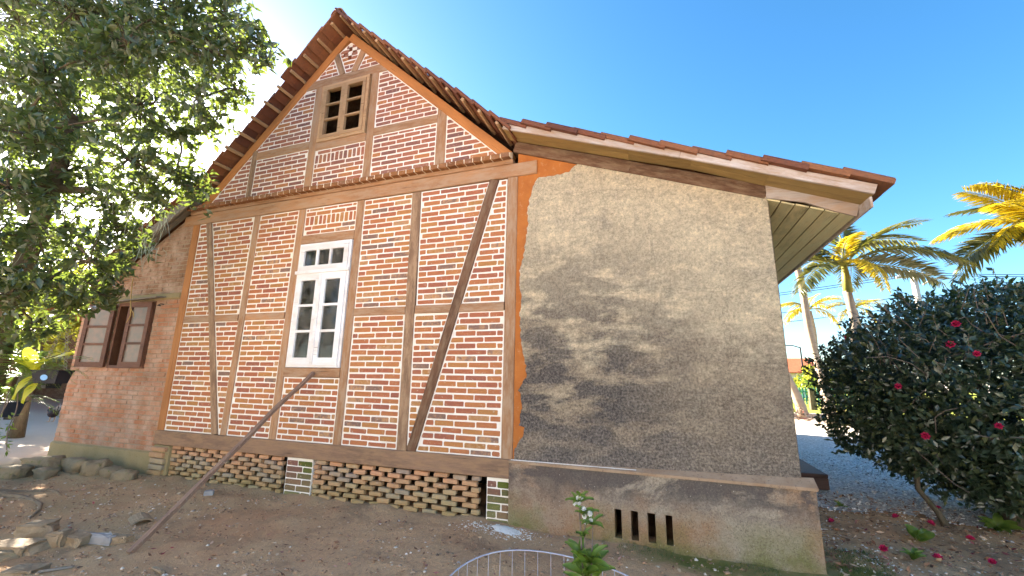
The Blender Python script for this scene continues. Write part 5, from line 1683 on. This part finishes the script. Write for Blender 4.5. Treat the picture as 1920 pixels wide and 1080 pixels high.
for k, (x0_, x1_, zt_, zb_) in enumerate(((-7.50, -7.32, 1.25, .35), (-7.30, -7.02, 1.25, .62), (-7.42, -7.25, 1.2, .75))):
    pts = curved((x0_, -1.7, zt_), (x1_, -1.78, zb_), .10, 10)
    b = MB(); b.tube(pts, .006, 5, False); b.build('stem', M_twig, vine)
    P = np.array([tuple(pts[i % 11]) for i in range(33)]) + rng.normal(size=(33, 3)) * .01
    P = P[P[:, 2] < zt_ - .25]
    D = unit(rng.normal(size=P.shape) + np.array([0, 0, -.5]))
    V, F = leaf_arrays(P, D, unit(rng.normal(size=P.shape) + np.array([0, -.5, .5])), rng.uniform(.05, .09, len(P)), rng.uniform(.015, .03, len(P)))
    obj('foliage', np_mesh('foliage', V, F, M_leaf_fern), vine, kind='stuff')
dv = thing('dry_vine', 'dry yellowed vine hanging in front of the lean-to window', 'vine', (-8.35, -.16, 2.5))
b = MB()
b.tube([(-8.52, -.16, 3.25), (-8.50, -.17, 2.98), (-8.47, -.16, 2.72), (-8.40, -.17, 2.55), (-8.38, -.16, 2.42), (-8.46, -.16, 2.30)], [.006, .008, .009, .012, .010, .004], 5)
b.tube([(-8.40, -.17, 2.55), (-8.30, -.17, 2.46), (-8.28, -.16, 2.38)], [.008, .008, .004], 5)
b.build('stem', simple('straw_stem', (.42, .27, .10), (.5, .34, .15), 20), dv)
st = MB()
st.tube(curved((-10.3, -.03, 1.42), (-9.55, -.012, 1.50), .02, 6), .008, 5, False)
tag(st.build('dry_root', M_mortar_old), 'thin pale dry root creeping across the lean-to bricks', 'root')

# ------------------------------------------------------------------ hen at the far left
hen = thing('hen', 'dark hen with red comb pecking behind the corner of the lean-to', 'hen', (-17.2, 3.1, 0))
def blob(parts, name, mat, parent):
    bm = bmesh.new()
    for c, r_, rot_ in parts:
        m4 = Matrix.Translation(c) @ rot_.to_4x4() @ Matrix.Diagonal((*r_, 1))
        bmesh.ops.create_icosphere(bm, subdivisions=3, radius=1, matrix=m4)
    me = bpy.data.meshes.new(name); bm.to_mesh(me); bm.free()
    me.materials.append(mat)
    o = obj(name, me, parent)
    md = o.modifiers.new('remesh', 'REMESH'); md.mode = 'VOXEL'; md.voxel_size = .012; md.use_smooth_shade = True
    return o
I3 = Matrix.Identity(3)
hx, hy = -17.2, 3.1
blob([((hx, hy, .24), (.17, .11, .12), Matrix.Rotation(rad(-12), 3, 'Y')), ((hx - .15, hy, .30), (.07, .06, .11), Matrix.Rotation(rad(-40), 3, 'Y')), ((hx - .24, hy, .33), (.05, .042, .05), I3), ((hx + .17, hy, .34), (.12, .03, .11), Matrix.Rotation(rad(-35), 3, 'Y'))], 'body', M_hen, hen)
b = MB()
for s in (-1, 1):
    b.tube([(hx + .01, hy + s * .05, .17), (hx + .02, hy + s * .05, .08), (hx - .01, hy + s * .05, .0)], [.018, .010, .008], 6)
    for a in (-.5, 0, .5): b.tube([(hx - .01, hy + s * .05, .008), (hx - .07, hy + s * .05 + a * .06, .004)], .006, 4)
b.build('legs', M_wood_new, hen)
b = MB(); b.tube([(hx - .28, hy, .33), (hx - .33, hy, .315)], [.015, .003], 6); b.build('beak', M_wood_new, hen)
b = MB()
for k in range(4): b.tube([(hx - .27 + k * .025, hy, .36), (hx - .275 + k * .028, hy, .41 - .005 * k)], [.016, .005], 5)
b.tube([(hx - .27, hy, .30), (hx - .28, hy, .26)], [.012, .014], 6)
b.build('comb', M_comb, hen)
P = np.tile(np.array([[hx + .2, hy, .34]]), (12, 1)) + rng.normal(size=(12, 3)) * .03
V, F = leaf_arrays(P, unit(np.array([.7, 0, .8]) + rng.normal(size=(12, 3)) * .35), unit(rng.normal(size=(12, 3))), rng.uniform(.12, .22, 12), rng.uniform(.03, .05, 12))
obj('tail', np_mesh('tail', V, F, M_henw), hen)

# ------------------------------------------------------------------ leaning pole, young plant, wire ring
lp = Vector((-4.41, -1.92, -.03)); lq = Vector((-4.475, -.075, 1.50))
d = lq - lp
N_ = 16
pv = MB()
pts = [lp + d * (i / N_ * 1.02) + Vector((.012 * math.sin(i * .9), .0, .010 * math.sin(i * .7 + 1))) for i in range(N_ + 1)]
u_ = d.cross(Vector((0, 0, 1))).normalized(); w_ = u_.cross(d).normalized()
V = []; F = []
for i, p in enumerate(pts):
    e = .004 * math.sin(i * 2.3)
    for a, c in ((-1, -1), (1, -1), (1, 1), (-1, 1)):
        V.append(tuple(p + u_ * a * (.025 + e) + w_ * c * (.018 - e * .5)))
for i in range(N_):
    for k in range(4): F.append((i * 4 + k, i * 4 + (k + 1) % 4, i * 4 + 4 + (k + 1) % 4, i * 4 + 4 + k))
F += [(0, 1, 2, 3), tuple(range(N_ * 4 + 3, N_ * 4 - 1, -1))]
prop = mobj('leaning_pole', V, F, simple('worn_pole_wood', (.30, .19, .13), (.22, .135, .095), 5, .8, .5, 30, c2=(.44, .32, .24), stretch=(6, .8, 1)))
fix_normals(prop.data)
tag(prop, 'long rough wooden pole propped against the sill under the white window', 'pole')

ring = thing('wire_ring', 'low ring of bluish wire mesh round the young plant', 'wire fence', (-.62, -2.22, 0))
RC = Vector((-.62, -2.22, 0)); RR = .565
b = MB()
ringp = [(RC.x + RR * math.cos(a), RC.y + RR * math.sin(a), .40 + .012 * math.sin(3 * a + .5) - .02 * math.cos(a)) for a in np.linspace(0, 2 * math.pi, 61)]
b.tube(ringp, .0045, 6, False); b.build('top_wire', M_wire, ring, smooth=True)
for zz_ in (.26, .12, .0):
    b = MB(); b.tube([(x, y, zz_) for x, y, _ in ringp], .002, 4, False); b.build('wire', M_wire, ring)
wm = MB(); wm.tube([(0, 0, -.02), (0, 0, 1)], .0016, 4, False)
wme = mesh('upright_wire', wm.V, wm.F, M_wire)
for k in range(42):
    a = 2 * math.pi * k / 42
    o = obj('upright_wire', wme, ring)
    o.location = (RC.x + RR * math.cos(a), RC.y + RR * math.sin(a), 0); o.scale = (1, 1, .40 - .02 * math.cos(a) + .012 * math.sin(3 * a + .5))
yp = thing('young_plant', 'slender young plant with white blossoms inside the wire ring', 'plant', (-.43, -2.2, 0))
for pts in ([(-.44, -2.20, 0), (-.445, -2.2, .4), (-.43, -2.2, .62), (-.425, -2.2, .80)], [(-.42, -2.2, 0), (-.405, -2.2, .35), (-.395, -2.2, .6), (-.385, -2.2, .76)], [(-.43, -2.2, .38), (-.445, -2.2, .62), (-.455, -2.2, .86)]):
    b = MB(); b.tube(pts, [.006, .005, .004, .003][:len(pts)], 6); b.build('stem', M_twig, yp, smooth=True)
def big_leaf(p, az, el, L_, W_, mat=M_leaf_young):
    dv_ = Vector((math.cos(az) * math.cos(el), math.sin(az) * math.cos(el), math.sin(el)))
    q = Vector(p) + dv_ * L_
    strap(p, q, W_, L_ * .14, mat, yp, 'leaf', .002)
for (px_, pz_, n_, L_) in ((-.455, .86, 9, .075), (-.425, .80, 8, .07), (-.39, .76, 8, .07), (-.43, .70, 7, .06), (-.445, .60, 7, .13), (-.40, .58, 7, .12), (-.43, .52, 8, .15), (-.41, .46, 7, .13), (-.42, .40, 6, .12)):
    for k in range(n_):
        az = 2 * math.pi * k / n_ + random.uniform(-.3, .3)
        big_leaf((px_, -2.2, pz_), az, random.uniform(.0, .9), L_ * random.uniform(.75, 1.2), L_ * .30)
big_leaf((-.39, -2.2, .36), rad(-20), rad(15), .14, .10, M_leaf_fern); big_leaf((-.45, -2.2, .34), rad(200), rad(30), .13, .085, M_leaf_fern)
big_leaf((-.42, -2.22, .36), rad(250), rad(60), .13, .07, M_leaf_fern)
BM_ = flower_mesh(.016, 'blossom', M_petalw)
for k in range(11):
    o = obj('blossom', BM_, yp)
    px_, pz_ = random.choice(((-.455, .87), (-.42, .81), (-.395, .78), (-.42, .72)))
    o.location = (px_ + random.uniform(-.025, .025), -2.2 + random.uniform(-.03, .01), pz_ + random.uniform(-.015, .03)); o.rotation_euler = (random.uniform(.4, 1.6), 0, random.uniform(-.6, .6))

# ------------------------------------------------------------------ stones, rubble, litter
def stone(name, label, c, r_, mat, cat, group=None, seed=0, rot=0.0, sharp=False):
    V, F = ICO3
    R3 = Matrix.Rotation(rot, 3, 'Z')
    W_ = []
    for v in V:
        vv = Vector(v)
        k = 1 + .30 * noise.noise(vv * 1.3 + Vector((seed * 7.1, 0, 0))) + .20 * noise.noise(vv * 3.1 + Vector((0, seed * 3.3, 0))) + .09 * noise.noise(vv * 7.1 + Vector((0, 0, seed * 3.3)))
        ex = .38 if sharp else .5
        s = Vector([math.copysign(abs(a) ** ex, a) for a in vv])
        W_.append(tuple(R3 @ Vector((s.x * r_[0] * k, s.y * r_[1] * k, s.z * r_[2] * k)) + Vector(c)))
    o = mobj(name, W_, F, mat, smooth=not sharp)
    return tag(o, label, cat, group)
SG = 'stones along the foot of the lean-to'
for i, (c, r_, rot_, lab) in enumerate((((-8.95, -.55, .10), (.30, .16, .13), .2, 'long mossy stone at the left end of the lean-to foot'),
        ((-8.98, -.85, .07), (.22, .13, .10), .4, 'flat mossy stone nearest the sunlit yard'), ((-8.50, -.72, .05), (.14, .10, .08), .1, 'rounded stone in front of the long mossy one'),
        ((-8.45, -.40, .09), (.26, .12, .11), -.1, 'block-like stone against the cement foot'), ((-8.02, -.38, .08), (.15, .11, .12), .6, 'upright grey stone below the open window'),
        ((-7.72, -.33, .05), (.17, .10, .08), .0, 'low dark stone right of the upright one'), ((-7.38, -.36, .045), (.16, .09, .08), .3, 'low stone nearest the corner pier'))):
    c = (c[0], c[1], c[2] + gh(c[0], c[1]) - .01)
    stone('stone', lab, c, r_, M_stone, 'stone', SG, i + 1, rot_)
RG = 'rubble pieces by the tree roots'
for i, (x, y, zz_, r_, rot_, mat, lab, sharp) in enumerate((
        (-5.36, -2.22, .03, (.19, .10, .055), .25, M_rubble, 'pale rubble block cut by the left edge', True),
        (-5.20, -2.03, .04, (.075, .065, .07), .3, M_rubble, 'small upright broken brick among the roots', True),
        (-5.10, -1.95, .03, (.12, .08, .05), .1, M_rubble, 'tilted broken brick beside the grey slab', True),
        (-4.97, -1.87, .035, (.15, .035, .05), .25, M_slate, 'bluish grey slab lying by the broken bricks', True),
        (-4.80, -1.78, .02, (.09, .05, .04), .3, M_rubble, 'yellowish brick end right of the grey slab', True),
        (-5.70, -1.95, .05, (.14, .09, .07), .5, M_rubble, 'grey lump of rubble against the roots', True),
        (-4.78, -2.42, .02, (.12, .08, .03), .5, M_rubble, 'flat stone in the bottom left corner', True),
        (-5.32, -2.36, .02, (.13, .07, .04), .9, M_stone, 'mossy stone low at the left edge', False),
        (-5.52, -.46, .02, (.05, .04, .035), .9, M_slate, 'fist-sized blue-grey stone by the open brickwork', True))):
    stone('rubble', lab, (x, y, zz_ + gh(x, y)), r_, mat, 'rubble', RG, i + 20, rot_, sharp)
# curved roof tile fragment
tf = MB()
for i in range(7):
    a = rad(35 + 110 * i / 6)
    for L_ in (-.11, .11):
        tf.V.append((L_, .10 * math.cos(a), .10 * math.sin(a) - .055))
for i in range(6): tf.F.append((i * 2, i * 2 + 1, i * 2 + 3, i * 2 + 2))
o = tf.build('tile_fragment', M_rubble)
md = o.modifiers.new('solid', 'SOLIDIFY'); md.thickness = .014
o.location = (-5.24, -1.36, gh(-5.24, -1.36) + .005); o.rotation_euler = (0, rad(4), rad(-20))
tag(o, 'curved piece of broken roof tile lying on the earth left of the pole', 'roof tile')
o = cbox_obj('wood_scrap', (-3.85, -2.03, gh(-3.85, -2.03) + .012), (.17, .035, .02), M_rubble, None, .006, rot=(0, 0, rad(-10)), jit=.006); tag(o, 'short pale scrap of wood right of the pole foot', 'wood scrap')
o = cbox_obj('wood_scrap', (-4.55, -2.33, gh(-4.55, -2.33) + .012), (.20, .03, .018), M_greywood, None, .006, rot=(0, 0, rad(50)), jit=.006); tag(o, 'grey splinter of wood left of the pole foot', 'wood scrap')

# lime spilt at the foot of the pier
lv = []; 
V = [(-1.62, -.15, gh(-1.62, -.15) + .016)]
for k in range(48):
    a = 2 * math.pi * k / 48
    r_ = 1 + .25 * fbm(math.cos(a), math.sin(a), 2, 1.7) + .12 * fbm(math.cos(a), math.sin(a), 5, 6)
    x, y = -1.62 + .21 * r_ * math.cos(a), -.15 + .085 * r_ * math.sin(a) - .04 * math.cos(a)
    V.append((x, y, gh(x, y) - .004))
for k in range(48):
    x, y = lerp(V[0][0], V[1 + k][0], .6), lerp(V[0][1], V[1 + k][1], .6)
    V.append((x, y, gh(x, y) + .012 + .004 * fbm(x, y, 0, 20)))
F = [(0, 49 + k, 49 + (k + 1) % 48) for k in range(48)] + [(1 + k, 1 + (k + 1) % 48, 49 + (k + 1) % 48, 49 + k) for k in range(48)]
mobj('lime_spill', V, F, M_lime, smooth=True, kind='stuff')['label'] = 'white lime spilt at the foot of the brick pier'

def scatter(name, label, n, region, size, mat, flat=.55, shape='stone', zoff=0.0, dens=None):
    V0 = np.array([(1, 0, 0), (-1, 0, 0), (0, 1, 0), (0, -1, 0), (0, 0, 1), (0, 0, -1)], float)
    F0 = np.array([(0, 2, 4), (2, 1, 4), (1, 3, 4), (3, 0, 4), (2, 0, 5), (1, 2, 5), (3, 1, 5), (0, 3, 5)])
    Vs = []; Fs = []; k = 0
    while k < n:
        x, y = rng.uniform(region[0], region[1]), rng.uniform(region[2], region[3])
        if dens and rng.random() > dens(x, y): 
            continue
        s = size[0] * (size[1] / size[0]) ** (rng.random() ** 2.2)
        v = V0 * (1 + rng.uniform(-.35, .35, (6, 1))) + rng.normal(size=(6, 3)) * .12
        v = v * np.array([s, s * rng.uniform(.5, 1), s * flat])
        a = rng.uniform(0, 6.28); ca, sa = math.cos(a), math.sin(a)
        v = v @ np.array([[ca, sa, 0], [-sa, ca, 0], [0, 0, 1]])
        Vs.append(v + np.array([x, y, gh(x, y) + zoff + s * flat * .25])); Fs.append(F0 + 6 * k); k += 1
    o = obj(name, np_mesh(name, np.concatenate(Vs), np.concatenate(Fs), mat), None, 'stuff')
    o['label'] = label
    return o
scatter('pebbles', 'small pale pebbles and crumbs on the trodden earth', 4200, (-8.8, 1.1, -3.2, -.12), (.004, .026), M_pebble, dens=lambda x, y: .25 + .75 * (fbm(x, y, 3, 1.1) > -.05))
scatter('soil_clods', 'brown clods of earth in front of the house', 3600, (-8.8, 1.3, -3.2, -.1), (.006, .028), simple('clod', (.38, .225, .13), (.47, .29, .175), 9), .5)
scatter('gravel', 'grey gravel of the yard', 9000, (1.22, 5.2, 1.2, 7.0), (.008, .026), M_gravel, .6, zoff=.012, dens=lambda x, y: .12 if y < yedge(x) - .1 else 1.0)
scatter('white_chips', 'white stone chips at the edge of the flower bed', 260, (1.25, 2.4, -.2, 1.6), (.006, .022), simple('white_chip', (.6, .58, .55), (.75, .73, .7), 8), .5, dens=lambda x, y: math.exp(-((x - 1.35 - .42 * (1.2 - y)) / .22) ** 2))
scatter('bed_pebbles', 'mixed pebbles under the camellia', 1800, (1.25, 4.2, -.1, 2.3), (.005, .024), M_pebble, .5)
scatter('lime_crumbs', 'white lime crumbs round the spilt lime', 650, (-2.25, -.95, -.42, -.07), (.004, .016), M_lime, .5, dens=lambda x, y: math.exp(-((x + 1.66) / .34) ** 2 - ((y + .17) / .14) ** 2))
# dead leaves
def dead_leaves(name, label, n, region, dens=None, Lr=(.03, .075)):
    P = []
    while len(P) < n:
        x, y = rng.uniform(region[0], region[1]), rng.uniform(region[2], region[3])
        if dens and rng.random() > dens(x, y): continue
        P.append((x, y, gh(x, y) + rng.uniform(.006, .022)))
    P = np.array(P); D = rng.normal(size=P.shape) * np.array([1, 1, .18])
    L_ = rng.uniform(*Lr, n)
    V, F = leaf_arrays(P, D, unit(np.array([0, 0, 1.0]) + rng.normal(size=P.shape) * .35), L_, L_ * rng.uniform(.3, .55, n), -.1)
    o = obj(name, np_mesh(name, V, F, M_litter), None, 'stuff'); o['label'] = label
dead_leaves('leaf_litter', 'brown fallen leaves and petals under the camellia', 2600, (1.25, 4.6, -.2, 2.9))
dead_leaves('fallen_leaves', 'scattered dry leaves on the earth before the house', 1800, (-8.8, 1.2, -3.0, -.15), Lr=(.02, .06))
# fallen camellia blooms
for x, y, s_, lab in ((2.68, 1.66, 1.1, 'fallen pink-red bloom by the thin camellia stem'), (1.855, .63, .8, 'fallen red bloom among the white chips'), (2.21, .54, 1.0, 'large fallen crimson bloom nearest the picture edge'),
                     (1.70, 1.43, .9, 'fallen dark red bloom near the plinth corner'), (2.41, 1.74, .9, 'fallen bloom on the gravel edge'), (2.83, 1.31, .9, 'fallen red bloom right of the thin stem'), (3.13, 2.46, .9, 'fallen pale red bloom on the gravel under the bush'), (2.62, .62, .7, 'small fallen bloom at the bottom right')):
    o = obj('fallen_bloom', FM); o.location = (x, y, gh(x, y) + .03); o.scale = (s_, s_, s_ * .8); o.rotation_euler = (random.uniform(-.5, .5), random.uniform(-.5, .5), random.uniform(0, 6))
    tag(o, lab, 'flower', 'camellia blooms fallen on the ground')
# weeds and low plants
def weed(label, c, n, L_, W_, mat):
    t = thing('weed', label, 'plant', (c[0], c[1], gh(*c)), 'small weeds under the bush')
    for k in range(n):
        az = 2 * math.pi * k / n + random.uniform(-.3, .3); el = random.uniform(.15, 1.0)
        p = Vector((c[0], c[1], gh(*c)))
        q = p + Vector((math.cos(az) * math.cos(el), math.sin(az) * math.cos(el), math.sin(el))) * L_ * random.uniform(.7, 1.2)
        strap(p, q, W_, L_ * .2, mat, t, 'leaf', .003)
weed('broad-leaved green weed in front of the bush', (2.32, 1.10), 6, .15, .11, M_leaf_fern)
weed('tiny light green weed on the gravel', (2.02, 2.15), 7, .08, .03, M_leaf_young)
weed('green weed clump against the thick bush trunk', (3.30, 1.80), 12, .22, .08, M_leaf_fern)
weed('low moss-green weed near the large fallen bloom', (2.02, .52), 12, .11, .035, M_leaf_fern)
# moss tufts and grass at the foot of the plinth
def tufts(name, label, n, region, dens, Lr, mat):
    P = []
    while len(P) < n:
        x, y = rng.uniform(region[0], region[1]), rng.uniform(region[2], region[3])
        if rng.random() > dens(x, y): continue
        P.append((x, y, gh(x, y)))
    P = np.array(P)
    L_ = rng.uniform(*Lr, n)
    V, F = leaf_arrays(P, unit(rng.normal(size=P.shape) * .5 + np.array([0, 0, 1.0])), unit(rng.normal(size=P.shape)), L_, L_ * .14, .2)
    o = obj(name, np_mesh(name, V, F, mat), None, 'stuff'); o['label'] = label
tufts('moss_tufts', 'short moss and grass along the foot of the plinth', 5000, (-.7, 1.75, -.50, .6), lambda x, y: (math.exp(-((y + .16) / .10) ** 2) if x < 1.15 else 1.0) * (fbm(x, y, 4, 2.2) > -.02), (.008, .035), leaf_mat('moss', [(0, (.05, .075, .012)), (1, (.12, .13, .025))], tfac=.15))

# ------------------------------------------------------------------ behind the camera: unseen house and two trees added for bounce and reflections
nb = thing('bounce_house', 'unseen pale two-storey house added to bounce sunlight onto the facade', 'house', (1, -12.5, 0))
b = MB()
b.add([(-9, -12.5, -.2), (12, -12.5, -.2), (12, -12.5, 6.2), (-9, -12.5, 6.2), (-9, -20, -.2), (12, -20, -.2), (12, -20, 6.2), (-9, -20, 6.2)],
      [(0, 3, 2, 1), (0, 4, 7, 3), (1, 2, 6, 5), (4, 5, 6, 7)])
b.build('wall', simple('pale_wall', (0.72, 0.72, 0.71), (0.76, 0.76, 0.75), 2), nb)
b = MB()
b.add([(-9.6, -11.8, 6.1), (12.6, -11.8, 6.1), (12.6, -16.2, 8.6), (-9.6, -16.2, 8.6), (-9.6, -20.7, 6.1), (12.6, -20.7, 6.1)], [(0, 1, 2, 3), (3, 2, 5, 4), (0, 3, 4), (1, 5, 2)])
b.build('roof', M_redroof, nb)
for zz_ in (1.0, 4.0):
    for x in (-7.2, -3.6, 0.2, 4.0, 7.6, 10.2):
        f_ = MB(); f_.box(x, x + 1.1, -12.53, -12.40, zz_, zz_ + 1.4); f_ = f_.build('window', M_white, nb)
        p_ = MB(); p_.box(x + .1, x + 1.0, -12.39, -12.38, zz_ + .1, zz_ + 1.3); p_.build('pane', M_cable, f_)
for i, (bx, by, lab) in enumerate(((-13.5, -11.5, 'unseen leafy tree added left of the bounce house for window reflections'), (-18.5, -9.0, 'unseen leafy tree added at the far left for window reflections'))):
    cl = []
    for k in range(14):
        u = unit(rng.normal(size=3)); t_ = rng.uniform(.3, 1.0)
        cl.append((bx + u[0] * 2.0 * t_, by + u[1] * 1.8 * t_, 3.9 + u[2] * 1.8 * t_, rng.uniform(.6, .95)))
    grow_tree('background_tree', lab, (bx, by, 0), cl, [(bx, by, -.1), (bx + .05, by, 1.2), (bx - .05, by, 2.4), (bx, by, 3.4)], .16, M_leaf, (.16, .26), .5, 26, group='unseen trees added behind the camera')
